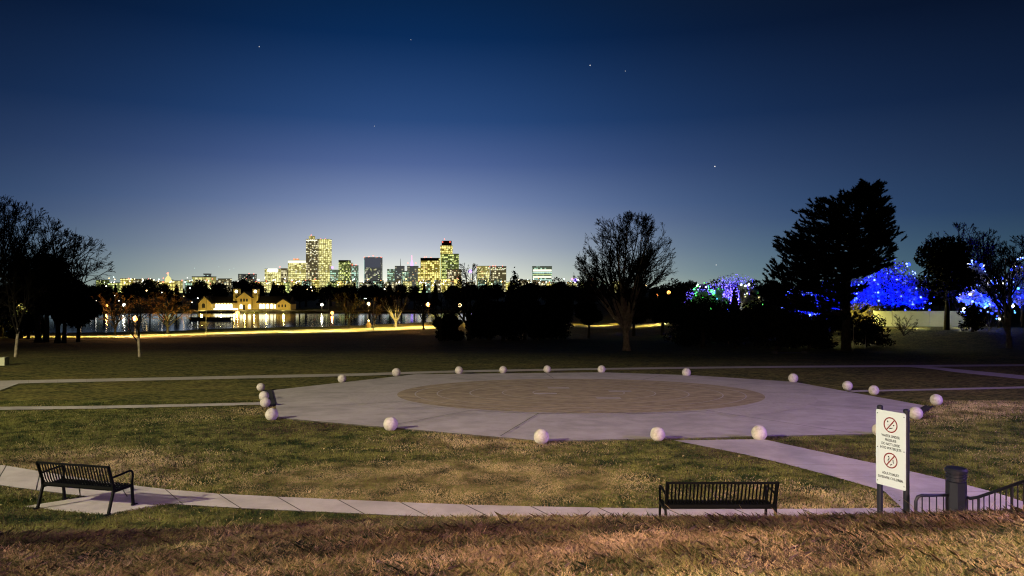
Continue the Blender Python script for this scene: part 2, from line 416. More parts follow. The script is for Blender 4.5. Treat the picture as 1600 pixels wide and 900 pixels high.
# bench pads
pa = [unp(40,793), unp(168,805.5,12.6), unp(288,783), unp(150,775)]
drape([[(p.x, p.y) for p in pa]], 'bench_pad', M['concrete'], .026, thick=.05)
drape([[(2.2,13.45),(2.2,12.35),(5.2,12.35),(5.2,13.45)]], 'bench_pad', M['concrete'], .026, thick=.05)
strip([(-200,600),(0,595.5),(200,591.5),(430,586.5),(560,584),(690,580),(820,577.5),(950,575.5),(1200,572.5),(1400,571),(1600,569.5),(1800,568)],
      [(-200,605.5),(0,600.5),(200,596),(430,591),(560,588),(690,583.2),(820,580.5),(950,578.2),(1200,575.3),(1400,574),(1600,572.5),(1800,571)], 'back_path', M['concrete_dark'], .025, 60, .004)
strip([(-60,637),(0,636.5),(150,635),(300,632),(400,629.5),(426,629)], [(-60,642),(0,641.5),(150,639.5),(300,636),(400,633.5),(426,633)], 'side_path', M['concrete'], .025, 24, .006)
strip([(1320,611),(1440,608.5),(1600,604.5),(1750,601)], [(1335,613.2),(1440,611),(1600,607.5),(1750,604.5)], 'right_path', M['concrete_dark'], .025, 20, .006)
strip([(1430,572),(1500,578),(1600,587.5),(1700,598)], [(1420,574),(1490,582),(1600,593.5),(1690,604)], 'diagonal_path', M['concrete_dark'], .031, 16, .006)
strip([(-60,595),(0,596),(34,597)], [(-60,612),(0,611),(28,600.5)], 'path_corner', M['concrete_dark'], .032, 3, 0)
b0 = [(1500,898),(1570,893),(1700,880),(1700,930),(1500,930)]
strip([(1540,899),(1600,893),(1700,884)], [(1560,925),(1640,925),(1740,925)], 'kerb_path', M['concrete'], .03, 2, 0)
# far lit road along the lake, its pale colour giving the light a sharp edge
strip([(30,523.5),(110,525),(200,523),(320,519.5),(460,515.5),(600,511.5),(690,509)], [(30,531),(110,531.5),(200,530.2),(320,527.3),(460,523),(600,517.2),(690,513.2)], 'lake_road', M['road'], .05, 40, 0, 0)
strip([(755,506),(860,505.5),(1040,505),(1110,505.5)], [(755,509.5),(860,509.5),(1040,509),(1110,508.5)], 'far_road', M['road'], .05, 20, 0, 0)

OCT = [(424,611.5),(436,655),(850,691.5),(1372,680),(1447,636),(1240,598),(1080,587.5),(940,583),(650,586)]
ow = [unp(*p) for p in OCT]
cc = sum(ow, Vector())/len(ow)
b = MB()
top = [(p.x, p.y, p.z+.05) for p in ow]
n = len(top)
base = len(b.v); b.v += top+[(x, y, z-.3) for x, y, z in top]
b.f.append(tuple(range(n))); b.m.append(0)
for i in range(n):
    j = (i+1) % n; b.f.append((j, i, n+i, n+j)); b.m.append(1)
# plaza face must follow the tilted land: fan
b.f[0] = (0,) ; b.f.pop(0); b.m.pop(0)
b.v.append((cc.x, cc.y, float(terrain(cc.x, cc.y))+.05)); ci = len(b.v)-1
for i in range(n): b.f.append((i, (i+1) % n, ci)); b.m.append(0)
tag(b.build('plaza', [M['concrete'], M['joint']]), kind='structure')
# disc
pl, pr, pn, pf = unp(620,618), unp(1197,620), unp(905,648.5), unp(905,594)
ccx, ccy = (pl.x+pr.x)/2, (pn.y+pf.y)/2; rx, ry = (pr.x-pl.x)/2, (pf.y-pn.y)/2
def ell(r0, r1, name, m, dz, n=96, a0=0, a1=2*math.pi):
    qs = []
    for i in range(n):
        s0 = a0+(a1-a0)*i/n; s1 = a0+(a1-a0)*(i+1)/n
        P = lambda r_, a: (ccx+rx*r_*math.cos(a), ccy+ry*r_*math.sin(a))
        qs.append([P(r0, s0), P(r1, s0), P(r1, s1), P(r0, s1)])
    return drape(qs, name, m, dz)
ell(.004, 1, 'plaza_disc', M['paver'], .072)
ell(1.0, 1.03, 'disc_edge', M['concrete_dark'], .068)
ell(1.03, 1.26, 'disc_border', M['concrete_dark'], .060, a0=R(-62), a1=R(62))
ell(1.03, 1.26, 'disc_border', M['concrete_dark'], .060, a0=R(128), a1=R(222))
for k in (.25, .42, .6, .78, .9): ell(k, k+.006, 'paver_ring', M['concrete_dark'], .077)
# pale pads round the water jets and joints in the concrete
for a, rr_ in ((.3, .25), (1.9, .3), (3.5, .2), (5.1, .35)):
    jx, jy = ccx+rx*rr_*math.cos(a), ccy+ry*rr_*math.sin(a)
    drape([[(jx-.5, jy-.22), (jx+.5, jy-.22), (jx+.5, jy+.22), (jx-.5, jy+.22)]], 'jet_pad', M['concrete'], .083)
jb = []
for a in (-104, -60, -30, 0, 28, 62, 95, 125, 152, 180, 208, 238):
    a = R(a)
    p0 = Vector((ccx+rx*1.04*math.cos(a), ccy+ry*1.04*math.sin(a), 0)); dr = Vector((math.cos(a)*1.2, math.sin(a)*1.1, 0)).normalized()
    best = 99
    for i in range(n):
        p, q = Vector((ow[i].x, ow[i].y)), Vector((ow[(i+1) % n].x, ow[(i+1) % n].y)); e = q-p
        den = dr.x*e.y-dr.y*e.x
        if abs(den) < 1e-6: continue
        s_ = ((p.x-p0.x)*e.y-(p.y-p0.y)*e.x)/den; u_ = ((p.x-p0.x)*dr.y-(p.y-p0.y)*dr.x)/den
        if s_ > 0 and 0 <= u_ <= 1: best = min(best, s_)
    p1 = p0+dr*(best-.03); s_ = Vector((-dr.y, dr.x, 0))*.014
    K = 8
    for k in range(K):
        a_, b_2 = p0.lerp(p1, k/K), p0.lerp(p1, (k+1)/K)
        jb.append([((a_-s_).x, (a_-s_).y), ((a_+s_).x, (a_+s_).y), ((b_2+s_).x, (b_2+s_).y), ((b_2-s_).x, (b_2-s_).y)])
drape(jb, 'plaza_joints', M['joint'], .078)
# flat black strips along the two ends of the plaza
def edge_strip(i, j, label, f0=0, f1=1, w_=.16):
    p, q = ow[i].lerp(ow[j], f0), ow[i].lerp(ow[j], f1); out = (Vector((p.x+q.x, p.y+q.y, 0))/2-Vector((cc.x, cc.y, 0))).normalized()
    t_ = thing('dark_strip', label, 'band', (p+q)/2)
    o = (p+q)/2; m_ = MB(); m_.bar(p-o+out*w_+Vector((0,0,.01)), q-o+out*w_+Vector((0,0,.01)), w_*2, .10); m_.build('strip_body', M['dock'], t_)
    m2 = MB()
    for sgn in (0.0, 2.0): m2.bar(p-o+out*w_*sgn+Vector((0,0,.02)), q-o+out*w_*sgn+Vector((0,0,.02)), .04, .12)
    m2.build('frame', M['dock'], t_)
edge_strip(0, 1, 'dark strip along the left end of the concrete plaza', .0, .62)
edge_strip(3, 4, 'dark strip along the right end of the plaza by two stone balls', .55, 1, .11)

# ------------------------------------------------------------------ stone balls
BALLS = [(407,605,6.3,'half hidden pale stone ball farthest back at the plaza\'s left corner'),
 (412,619,7.8,'upper of two overlapping pale stone balls beside the left dark strip'),
 (414,629,8,'lower of two overlapping pale stone balls where the side path meets the plaza'),
 (424,648,10,'pale stone ball at the front left corner of the plaza'),
 (610,663,11.3,'large pale stone ball on the grass edge left of the plaza\'s front point'),
 (846,683,12,'large rough pale stone ball at the frontmost point of the plaza'),
 (1028,679,11.6,'large stone ball just left of the lilac path leaving the plaza'),
 (1187,677,12,'large stone ball just right of the lilac path leaving the plaza'),
 (1374,672,10,'stone ball mostly hidden behind the white warning sign'),
 (1432,646,10.3,'pinkish stone ball just right of the white sign\'s top'),
 (1464,625,9,'stone ball at the far right corner of the plaza'),
 (1366,610,7.8,'right one of the stone ball pair on the back right edge'),
 (1325,603,7.6,'left one of the stone ball pair on the back right edge'),
 (1240,591,7.5,'stone ball alone on the back right edge in front of the dark pine'),
 (1073,582,6.9,'small stone ball on the back edge right of the big bare tree'),
 (940,577,6.3,'small stone ball on the back edge just left below the big bare tree'),
 (855,577,6,'right one of the two closely set small balls on the middle back edge'),
 (786,578,6,'left one of the two closely set small balls on the middle back edge'),
 (717,579,6.4,'small stone ball on the back edge below the bare tree by the skyline'),
 (619,582,6.8,'small stone ball where the back path touches the plaza\'s left back edge'),
 (534,592,6.6,'small stone ball on the grass along the left back edge')]
bm0 = MB().ball((0,0,0), 1, 28, 18)
for i, v in enumerate(bm0.v):
    p = Vector(v); k = 1+.012*math.sin(p.x*5+1)*math.sin(p.y*4)+.01*math.sin(p.z*7)
    bm0.v[i] = tuple(p*k)
bo = None
for px, py, r_, lb in BALLS:
    p = unp(px, py+r_*.93); d = p.y; rad = r_/F*d
    if bo is None: o = bo = bm0.build('stone_ball', M['stone'], smooth=True)
    else: o = bo.copy(); C.objects.link(o)
    o.location = p+Vector((0, rad*.2, rad*.93)); o.scale = (rad,)*3; o.rotation_euler = (random.random()*6, random.random()*6, random.random()*6)
    tag(o, lb, 'stone ball', 'stone balls round the plaza')

# ------------------------------------------------------------------ benches (local: x along, +y is where the sitter looks)
def make_bench(label, ln, loc, rz, slats=28):
    t_ = thing('park_bench', label, 'bench', loc, rz, 'black metal park benches')
    h = ln/2
    b = MB()
    nb = slats
    for i in range(nb):
        x = -h+.05+(ln-.1)*i/(nb-1)
        pts = [(x, -.10, .88), (x, -.055, .72), (x, -.01, .56), (x, .035, .475)]
        for a, c in zip(pts, pts[1:]): b.bar(a, c, .028, .007, up=(0,1,0))
    b.build('back_slats', M['black_metal'], t_)
    b = MB(); b.bar((-h, -.105, .885), (h, -.105, .885), .035, .035); b.bar((-h, .02, .455), (h, .02, .455), .03, .05)
    b.build('back_rail', M['black_metal'], t_)
    b = MB()
    for i in range(nb):
        x = -h+.05+(ln-.1)*i/(nb-1)
        pts = [(x, .03, .45), (x, .12, .43), (x, .32, .43), (x, .44, .445), (x, .485, .42), (x, .487, .37)]
        for a, c in zip(pts, pts[1:]): b.bar(a, c, .030, .007)
    b.bar((-h, .045, .425), (h, .045, .425), .03, .05); b.bar((-h, .48, .375), (h, .48, .375), .03, .03); b.bar((-h+.03, .25, .405), (h-.03, .25, .405), .03, .03)
    b.build('seat', M['black_metal'], t_)
    for s_ in (-1, 1):
        x = s_*(h-.02)
        b = MB(); b.bar((x, -.115, .90), (x, .0, .56), .05, .03, (1,0,0)); b.bar((x, .0, .57), (x, .02, .42), .05, .03, (1,0,0))
        b.bar((x, .0, .40), (x, .50, .40), .04, .05)
        b.build('side_frame', M['black_metal'], t_)
        b = MB(); b.bar((x, .02, .42), (x, -.10, .02), .05, .035, (1,0,0)); b.box((x, -.13, .012), (.028, .06, .010)); b.build('leg', M['black_metal'], t_)
        b = MB(); b.bar((x, .48, .42), (x, .52, .02), .05, .035, (1,0,0)); b.box((x, .55, .012), (.028, .06, .010)); b.build('leg', M['black_metal'], t_)
        b = MB(); b.tube([(x, -.05, .66), (x, .15, .675), (x, .40, .69), (x, .47, .68), (x, .505, .64), (x, .505, .55), (x, .49, .40)], .021, 8)
        b.build('armrest', M['black_metal'], t_, smooth=True)
    return t_
make_bench('black slatted metal bench on the left pad, seen from behind at an angle', 1.66, (-8.27, 14.05, .03), R(-14), 25)
make_bench('black slatted metal bench on the right, seen straight from behind over the grass crest', 1.94, (3.60, 12.75, .03), R(0), 30)

# ------------------------------------------------------------------ warning sign
def text_mesh(name, s, size, m, parent, loc, sx=1.0):
    cu = bpy.data.curves.new(name, 'FONT'); cu.body = s; cu.size = size; cu.align_x = 'CENTER'; cu.align_y = 'CENTER'; cu.extrude = .0008; cu.offset = size*.012
    o = bpy.data.objects.new(name, cu); C.objects.link(o); dg = bpy.context.evaluated_depsgraph_get()
    me = bpy.data.meshes.new_from_object(o.evaluated_get(dg)); bpy.data.objects.remove(o)
    me.materials.clear(); me.materials.append(m)
    o = bpy.data.objects.new(name, me); C.objects.link(o); o.parent = parent; o.location = loc; o.rotation_euler = (R(90), 0, 0); o.scale = (sx, 1, 1)
    return o
A_ = at(1369, 638, 12.1); B_ = at(1415.5, 647.5, 11.62)
dirx = Vector((B_.x-A_.x, B_.y-A_.y, 0)); SW = dirx.length; rz = math.atan2(dirx.y, dirx.x)
zt = (A_.z+B_.z)/2; SH = 1.215
mid = (A_+B_)/2
sg = thing('warning_sign', 'white upright warning board with two red prohibition circles on dark posts', 'sign', (mid.x, mid.y, 0), rz)
b = MB()
rc = .025; pts = []
for cx_, cz_, a0 in ((SW/2-rc, zt-rc, 0), (-SW/2+rc, zt-rc, 90), (-SW/2+rc, zt-SH+rc, 180), (SW/2-rc, zt-SH+rc, 270)):
    for k in range(5): a = R(a0+k*22.5); pts.append((cx_+rc*math.cos(a), cz_+rc*math.sin(a)))
b.prism(pts, -.004, .004).build('board', M['sign_white'], sg)
for s_ in (-1, 1):
    x = s_*(SW/2-.03)
    b = MB(); b.lathe([(.045, -.05), (.045, zt+.02), (.047, zt+.025), (.047, zt+.045), (.036, zt+.062), (.012, zt+.07)], (x, .052, 0), 20); b.build('post', M['rail_metal'], sg, smooth=False)
def ring(cx_, cz_, r_, w_, slash=True):
    b = MB(); n = 40
    for i in range(n):
        a, c = 2*math.pi*i/n, 2*math.pi*(i+1)/n
        P = lambda q, s: (cx_+q*math.cos(s), -.0062, cz_+q*math.sin(s))
        b.tris(np.array([[P(r_, a), P(r_-w_, a), P(r_-w_, c), P(r_, c)]]))
    if slash:
        a = R(50); d = Vector((math.cos(a), 0, math.sin(a))); p = Vector((cx_, -.0066, cz_)); b.bar(p-d*(r_-w_*.5), p+d*(r_-w_*.5), .0016, w_, up=(0,0,1))
    b.build('prohibition_circle', M['red_ink'], sg)
def blob(items, name):
    for x, z, rx_, rz_, a in items:
        b = MB(); n = 12; ca, sa = math.cos(R(a)), math.sin(R(a)); pts = []
        for i in range(n):
            t_ = 2*math.pi*i/n; u, v = rx_*math.cos(t_), rz_*math.sin(t_); pts.append((x+u*ca-v*sa, -.0052, z+u*sa+v*ca))
        b.tris(np.array([pts])); b.build(name, M['ink'], sg)
z1 = zt-.22; z2 = zt-.79
ring(0.0, z1, .125, .02); ring(0.0, z2, .125, .02)
blob([(-.05, z1+.05, .012, .016, 0), (.055, z1+.0, .016, .010, 20), (.04, z1+.035, .006, .010, 0), (-.045, z1-.005, .006, .008, 0), (.0, z1-.055, .035, .008, 15), (.03, z1-.045, .012, .006, 30)], 'face_mark')
blob([(-.035, z2+.055, .013, .013, 0), (-.03, z2+.02, .009, .028, -20), (-.045, z2-.01, .006, .02, 20), (.045, z2+.005, .011, .011, 0), (.048, z2-.022, .008, .022, 10), (.02, z2-.06, .014, .008, 40), (-.0, z2-.07, .006, .014, 0)], 'figure_mark')
for s_, z in (('WATER UNDER', zt-.405), ('PRESSURE', zt-.470), ('DO NOT LOOK', zt-.535), ('INTO WATER JETS', zt-.600), ('ADULTS MUST', zt-1.01), ('SUPERVISE CHILDREN.', zt-1.08)):
    text_mesh('lettering', s_, .058, M['ink'], sg, (0, -.0055, z), .80)
for x in (-SW/2+.03, SW/2-.03):
    for z in (zt-.06, zt-SH/2, zt-SH+.06):
        MB().lathe([(.009, 0), (.007, .004)], (0,0,0), 10).build('bolt', M['rail_metal'], sg, loc=(x, -.004, z)).rotation_euler = (R(90), 0, 0)

# ------------------------------------------------------------------ pillar and railings
PX, PYY = (1494-800)/F*11.4, 11.4
pz = float(terrain(PX, PYY))
pt = thing('railing_pillar', 'dark octagonal bollard-like pillar with grooved cap beside the sign', 'pillar', (PX, PYY, pz))
ztop = 4.25-280/F*11.4-pz
b = MB(); b.lathe([(.145, -.1), (.145, ztop-.22), (.150, ztop-.21)], (0,0,0), 8, R(22.5)); b.build('shaft', M['rail_metal'], pt)
b = MB(); b.lathe([(.128, ztop-.205), (.128, ztop-.175), (.148, ztop-.17), (.148, ztop-.145), (.130, ztop-.14), (.130, ztop-.12), (.148, ztop-.115), (.148, ztop-.10), (.132, ztop-.095), (.132, ztop-.08),
    (.158, ztop-.072), (.160, ztop-.03), (.140, ztop-.008), (.09, ztop), (.02, ztop+.002)], (0,0,0), 24); b.build('cap', M['rail_metal'], pt)
def railing(label, pts, nb, low=-.0, loop=False):
    o = Vector((pts[0][0], pts[0][1], float(terrain(pts[0][0], pts[0][1]))))
    t_ = thing('railing', label, 'railing', o)
    P = [Vector(p)-o for p in pts]
    b = MB(); b.tube(P, .024, 10); b.build('handrail', M['rail_metal'], t_, smooth=True)
    W = P[2:] if loop else P
    b2 = MB(); dn = Vector((0,0,-.80)); b2.tube([W[0]+dn, *[p+dn for p in W[1:]]], .014, 8); b2.build('bottom_rail', M['rail_metal'], t_)
    seg = [0]
    for a, c in zip(W, W[1:]): seg.append(seg[-1]+(c-a).length)
    for i in range(nb):
        d = seg[-1]*(i+.5)/nb
        q = Vector([float(np.interp(d, seg, [p[k] for p in W])) for k in range(3)])
        MB().tube([q, q+dn], .0095 if (i % 6) != 2 or nb < 8 else .020, 6).build('baluster', M['rail_metal'], t_)
a1 = at(1431, 803, 11.2); a2 = at(1431, 783, 11.2); a3 = at(1434, 776, 11.2); a4 = at(1440, 774, 11.2); a5 = at(1480, 773.5, 11.38)
a0_ = a1.copy(); a0_.z = float(terrain(a1.x, a1.y))
railing('short dark railing with a rounded end left of the octagonal pillar', [a0_, a2, a3, a4, a5], 4, loop=True)
c1 = at(1508, 776, 11.4); c2 = at(1516, 779, 11.3); c3 = at(1528, 777, 11.2); c4 = at(1600, 752, 10.6); c5 = at(1690, 718, 9.9)
railing('long dark railing climbing to the right from the octagonal pillar', [c1, c2, c3, c4, c5], 20)

# ------------------------------------------------------------------ trees
def bare_tree_mesh(H, W_, seed, twig=.012, limbs=6, trunk_h=.2, fine=1.0, upright=.75, rad=None, droop=0, levels=4, rooty=True, dark_limbs=False, low=0):
    """trunk MB with main limbs and crown MB with branches and twigs; base at the origin"""
    rd = random.Random(seed); tr, cr = MB(), MB(); rad = rad or H*.024
    def wander(p, d, ln, r0, r1, n, wob, up):
        pts = [p.copy()]; rs = [r0]; d = d.copy()
        for i in range(n):
            d = (d+Vector((rd.uniform(-1,1), rd.uniform(-1,1), rd.uniform(-1,1)))*wob+Vector((0,0,up))).normalized()
            p = p+d*ln/n; pts.append(p.copy()); rs.append(r0+(r1-r0)*(i+1)/n)
        return pts, rs, d
    ZC, RZ, RX = H*(.5+trunk_h*.35-.05*low), H*(.5-trunk_h*.35+.05*low), W_/2
    def inside(p, k=1.0): return ((p.x*p.x+p.y*p.y)/(RX*RX))**1.35+abs((p.z-ZC)/RZ)**2.7 < k
    def sub(pts, rs, ln, lvl):
        nb = [0, 9, 7, 6, 4][lvl]
        nb = max(2, int(nb*fine))
        for k in range(nb):
            t_ = rd.uniform(.18, 1) if k else 1.0
            f = t_*(len(pts)-1); i = min(int(f), len(pts)-2); p = pts[i].lerp(pts[i+1], f-i); r = rs[i]*.62
            d0 = (pts[i+1]-pts[i]).normalized(); a = d0.orthogonal().normalized(); a = Matrix.Rotation(rd.uniform(0, 6.283), 3, d0) @ a
            ang = rd.uniform(.35, .85); d = (d0*math.cos(ang)+a*math.sin(ang)).normalized()
            out = Vector((p.x, p.y, 0)); 
            if out.length > .1: d = (d+out.normalized()*.15).normalized()
            l2 = ln*rd.uniform(.34, .58)*(1.1-.45*t_)
            r = max(min(r, l2*.04), twig)
            while l2 > ln*.12 and not inside(p+d*l2, 1.0+.12*rd.random()): l2 *= .75
            if not inside(p, 1.15): continue
            q, qs, _ = wander(p, d, l2, r, max(r*.4, twig*.7), 4 if lvl < 3 else 3, .10, .06*upright-droop*.1*lvl)
            cr.tube(q, qs, 4 if lvl < 2 else 3, cap=False)
            if lvl < levels: sub(q, qs, l2, lvl+1)
    th_ = H*trunk_h
    pts, rs, d = wander(Vector((0,0,-.3)), Vector((rd.uniform(-.06,.06), 0, 1)), th_+.3, rad, rad*.8, 5, .05, .1)
    if rooty: rs[0] = rad*1.7; rs[1] = rad*1.1
    tr.tube(pts, rs, 10)
    for k in range(limbs):
        a = 2*math.pi*(k+rd.uniform(-.3,.3))/limbs; spread = W_/2
        lean = rd.uniform(.25, 1.0+.35*low) if k else .1
        ln = (H-th_)*rd.uniform(.82, 1.02)*(1-.18*lean)
        tgt = Vector((math.cos(a)*spread*lean, math.sin(a)*spread*lean, ln)).normalized()
        start = pts[rd.randint(max(2, len(pts)-3), len(pts)-1)] if not (low and k % 3 == 2) else pts[3]
        d = (tgt+Vector((math.cos(a), math.sin(a), 0))*.25*lean).normalized()
        while ln > 1 and not inside(start+d*ln, 1.0): ln *= .94
        q, qs, _ = wander(start, d, ln*1.02, rad*.55, max(twig*1.5, rad*.06), 8, .12, .07*upright)
        (cr if dark_limbs else tr).tube(q, qs, 7, cap=False); sub(q, qs, ln, 1)
    return tr, cr
def bare_tree(label, loc, H, W_, seed, mats=None, cat='tree', name='bare_tree', group=None, **kw):
    t_ = thing(name, label, cat, loc, 0, group)
    tr, cr = bare_tree_mesh(H, W_, seed, **kw)
    mt = mats or (M['bark'], M['twig'])
    tr.build('trunk', mt[0], t_, smooth=True); cr.build('crown', mt[1], t_)
    return t_
def leaf_cloud(lobes, n, size, seed, flat=.0, up=0):
    """leaf-sized quads through the volume of lobes [(cx,cy,cz,rx,ry,rz)]"""
    g_ = np.random.default_rng(seed); out = []
    vol = np.array([l[3]*l[4]*l[5] for l in lobes]); k = g_.choice(len(lobes), n, p=vol/vol.sum())
    L_ = np.array(lobes)[k]
    d = g_.normal(size=(n,3)); d /= np.linalg.norm(d, axis=1)[:,None]; rr_ = g_.uniform(.35, 1.03, n)**.6
    c = L_[:,:3]+d*rr_[:,None]*L_[:,3:]
    a = g_.normal(size=(n,3)); a /= np.linalg.norm(a, axis=1)[:,None]; b_ = np.cross(a, g_.normal(size=(n,3))); b_ /= np.linalg.norm(b_, axis=1)[:,None]
    s = size*g_.uniform(.5, 1.3, n)[:,None]
    V = np.stack([c-a*s, c-b_*s*.5, c+a*s, c+b_*s*.5], 1)
    return V
def leafy_tree(label, loc, H, W_, seed, full=False, leaf=None, n=2500, size=.35, shape='round', trunk=.18, name='leafy_tree', group=None, cat='tree', bark=None, nl=16):
    t_ = thing(name, label, cat, loc, 0, group); rd = random.Random(seed)
    lobes = []
    if shape == 'cone':
        for i in range(nl*2):
            f = rd.random(); z = H*(.1+.88*f); r = W_/2*(1-f)**.85*rd.uniform(.55, 1.0); a = rd.uniform(0, 6.28); q = W_*.12*(1.15-f)
            lobes.append((math.cos(a)*r*.7, math.sin(a)*r*.7, z, q*1.3, q*1.3, q*.75))
        lobes.append((0, 0, H*.5, W_*.15, W_*.15, H*.42))
    else:
        for i in range(nl):
            a = rd.uniform(0, 6.28); e = rd.uniform(-.8, 1); r = W_*.30*math.sqrt(max(0, 1-e*e))*rd.uniform(.7, 1.15)
            q = W_*rd.uniform(.13, .24)
            lobes.append((math.cos(a)*r, math.sin(a)*r, H*(.60+.27*e), q, q, q*.8))
        lobes.append((0, 0, H*.55, W_*.28, W_*.28, H*.26))
        if full:
            for i in range(9):
                a = rd.uniform(0, 6.28); q = W_*rd.uniform(.16, .24); lobes.append((math.cos(a)*W_*.3, math.sin(a)*W_*.3, H*rd.uniform(.12, .4), q, q, H*.14))
    th_ = H*.55; b = MB(); b.tube([(0,0,-.2), (.1,0,th_*.4), (0,.1,th_), (0,0,H*.85)], [W_*.035+.1, W_*.03+.05, .12, .04], 8)
    for k in range(5):
        a = rd.uniform(0, 6.28); b.tube([(0,0,th_*.5+k*H*.05), (math.cos(a)*W_*.15, math.sin(a)*W_*.15, th_*.7+k*H*.06), (math.cos(a)*W_*.3, math.sin(a)*W_*.3, th_*.85+k*H*.07)], [.12, .08, .03], 5)
    b.build('trunk', bark or M['bark'], t_, smooth=True)
    V = leaf_cloud(lobes, n, size, seed)
    npmesh('crown', V, 4, [leaf or M['leaf_dark']], parent=t_)
    return t_

# the big bare tree in the middle
bare_tree('tall bare tree with many upright limbs standing alone right of centre', unp(979,548), 16.9, 12.8, 13, mats=(M['pale_bark'], M['twig']), low=1, twig=.019, limbs=14, trunk_h=.22, fine=1.15, upright=.95, rad=.42, levels=4)

# the big dark pine
def big_pine():
    d0 = 80.0; base_ = foot(1322, d0); sc = d0/F
    t_ = thing('pine_tree', 'huge black pine with layered shelving boughs right of centre', 'tree', base_)
    zb = base_.z
    def H_(py): return (CAMZ-(py-HY)*sc)-zb
    ys = [290, 300, 316, 330, 345, 362, 378, 395, 410, 425, 440, 455, 475, 500]
    lf = [1350,1338,1268,1258,1252,1248,1207,1222,1212,1196,1184,1182,1196,1215]
    rt = [1375,1376,1378,1384,1384,1388,1400,1398,1392,1370,1345,1340,1330,1310]
    hs = [H_(y) for y in ys][::-1]; le = [(1322-x)*sc for x in lf][::-1]; ri = [(x-1322)*sc for x in rt][::-1]
    top_h = H_(288)
    rd = random.Random(5); tr = MB(); 
    def tx(h): return max(0, (h-7)/(top_h-7))**1.5*2.6
    tr.tube([(0,0,-.3), (0,0,3), (.1,0,7), (tx(11),.2,11), (tx(14.5),.1,14.5), (tx(17),0,17.2)], [.55,.42,.36,.27,.16,.05], 12)
    V = []; g_ = np.random.default_rng(3)
    nb = 400
    for k in range(nb):
        h = top_h*(.24+.765*(k+.5)/nb)
        if h < 8.4 and rd.random() < (.86 if math.cos(a_ := rd.uniform(0, 6.283)) > 0 else .55): continue
        if h >= 8.4: a_ = rd.uniform(0, 6.283)
        a = a_; c_, s_ = math.cos(a), math.sin(a)
        wl, wr = float(np.interp(h, hs, le)), float(np.interp(h, hs, ri))
        x0 = tx(h); reachx = (wr-x0) if c_ > 0 else (wl+x0)
        ravg = max(.6, (wl+wr)*.42)
        rx_ = max(.25, reachx)*rd.uniform(.74, 1.05); ry_ = min(ravg, 5.2)*rd.uniform(.6, 1.0)
        rise = rd.uniform(.0, .12)
        end = Vector((x0+c_*rx_, s_*ry_, h)); st = Vector((tx(h-1), 0, h-rise*rx_-.5)); md = st.lerp(end, .5)+Vector((0,0,-.12))
        ln = (end-st).length
        tr.tube([st, md, end], [.02+.009*ln, .016+.004*ln, .01], 5, cap=False)
        for q in range(3+int(ln*2.0)):
            f = rd.uniform(.35, 1) if q else 1.0
            c = st.lerp(md, f*2) if f < .5 else md.lerp(end, f*2-1)
            c = c+Vector((rd.uniform(-.5,.5), rd.uniform(-.6,.6), rd.uniform(-.1,.22)))*min(1, ln*.35)
            n = 60
            dr = Vector((c_*.8+rd.uniform(-.5,.5), s_*.8+rd.uniform(-.5,.5), rd.uniform(.25,.9))).normalized()
            ax = np.array(dr); t1 = g_.uniform(-.15, .55, n)[:,None]*ax
            dirs = g_.normal(size=(n,3)); dirs /= np.linalg.norm(dirs, axis=1)[:,None]; dirs = dirs*.75+ax*.7
            cen = np.array(c)+t1; wv = np.cross(dirs, g_.normal(size=(n,3))); wv /= np.linalg.norm(wv, axis=1)[:,None]
            ll = g_.uniform(.18, .34, n)[:,None]
            V.append(np.stack([cen-wv*.06, cen+dirs*ll, cen+wv*.06], 1))
    tr.build('trunk', M['bark'], t_, smooth=True)
    npmesh('crown', np.concatenate(V), 3, [M['needle']], parent=t_)
    return t_
big_pine()

# left group
bare_tree('huge bare tree cut off by the picture\'s left edge', foot(-16,112), 22.5, 19, 21, twig=.032, limbs=9, trunk_h=.16, fine=1.0, rad=.5)
bare_tree('broad bare tree behind the two dark trunks at left', foot(60,124), 21.5, 13, 22, twig=.032, limbs=8, trunk_h=.2, fine=1.0)
bare_tree('bare tree with arching limbs at the right side of the left tree group', foot(90,120), 17.8, 17, 24, twig=.032, limbs=8, trunk_h=.25, fine=.9, upright=.2, rad=.38)
leafy_tree('black round evergreen filling the middle of the left tree group', foot(72,126), 15.5, 11.5, 31, n=11000, size=.34, trunk=.1)
leafy_tree('black narrow evergreen rising on a bare trunk in the left group', foot(100,118), 11.0, 8.0, 32, n=7000, size=.3)
leafy_tree('dark low spreading tree right of the left group by the lake', foot(122,136), 9.0, 8.5, 36, n=6000, size=.3)
leafy_tree('dark low tree closing the lake view at the left edge', foot(2,175), 10.5, 14, 37, full=True, n=7000, size=.34)
leafy_tree('dark bush between the left edge and the left trunks', foot(44,160), 6.5, 8, 38, full=True, n=6000, size=.3)
bare_tree('small bare tree with pale trunk near the picture\'s left edge', unp(24,558), 8.0, 7, 25, mats=(M['pale_bark'], M['twig']), twig=.014, limbs=5, trunk_h=.3, fine=.8, rad=.13, levels=3, droop=.4, rooty=False, dark_limbs=True)
bare_tree('slim young tree with pale trunk in front of the orange lamp', unp(218,558), 5.1, 3.8, 26, mats=(M['pale_bark'], M['twig']), twig=.012, limbs=6, trunk_h=.42, fine=.8, rad=.12, levels=3, droop=.9, upright=.2, rooty=False, dark_limbs=True)

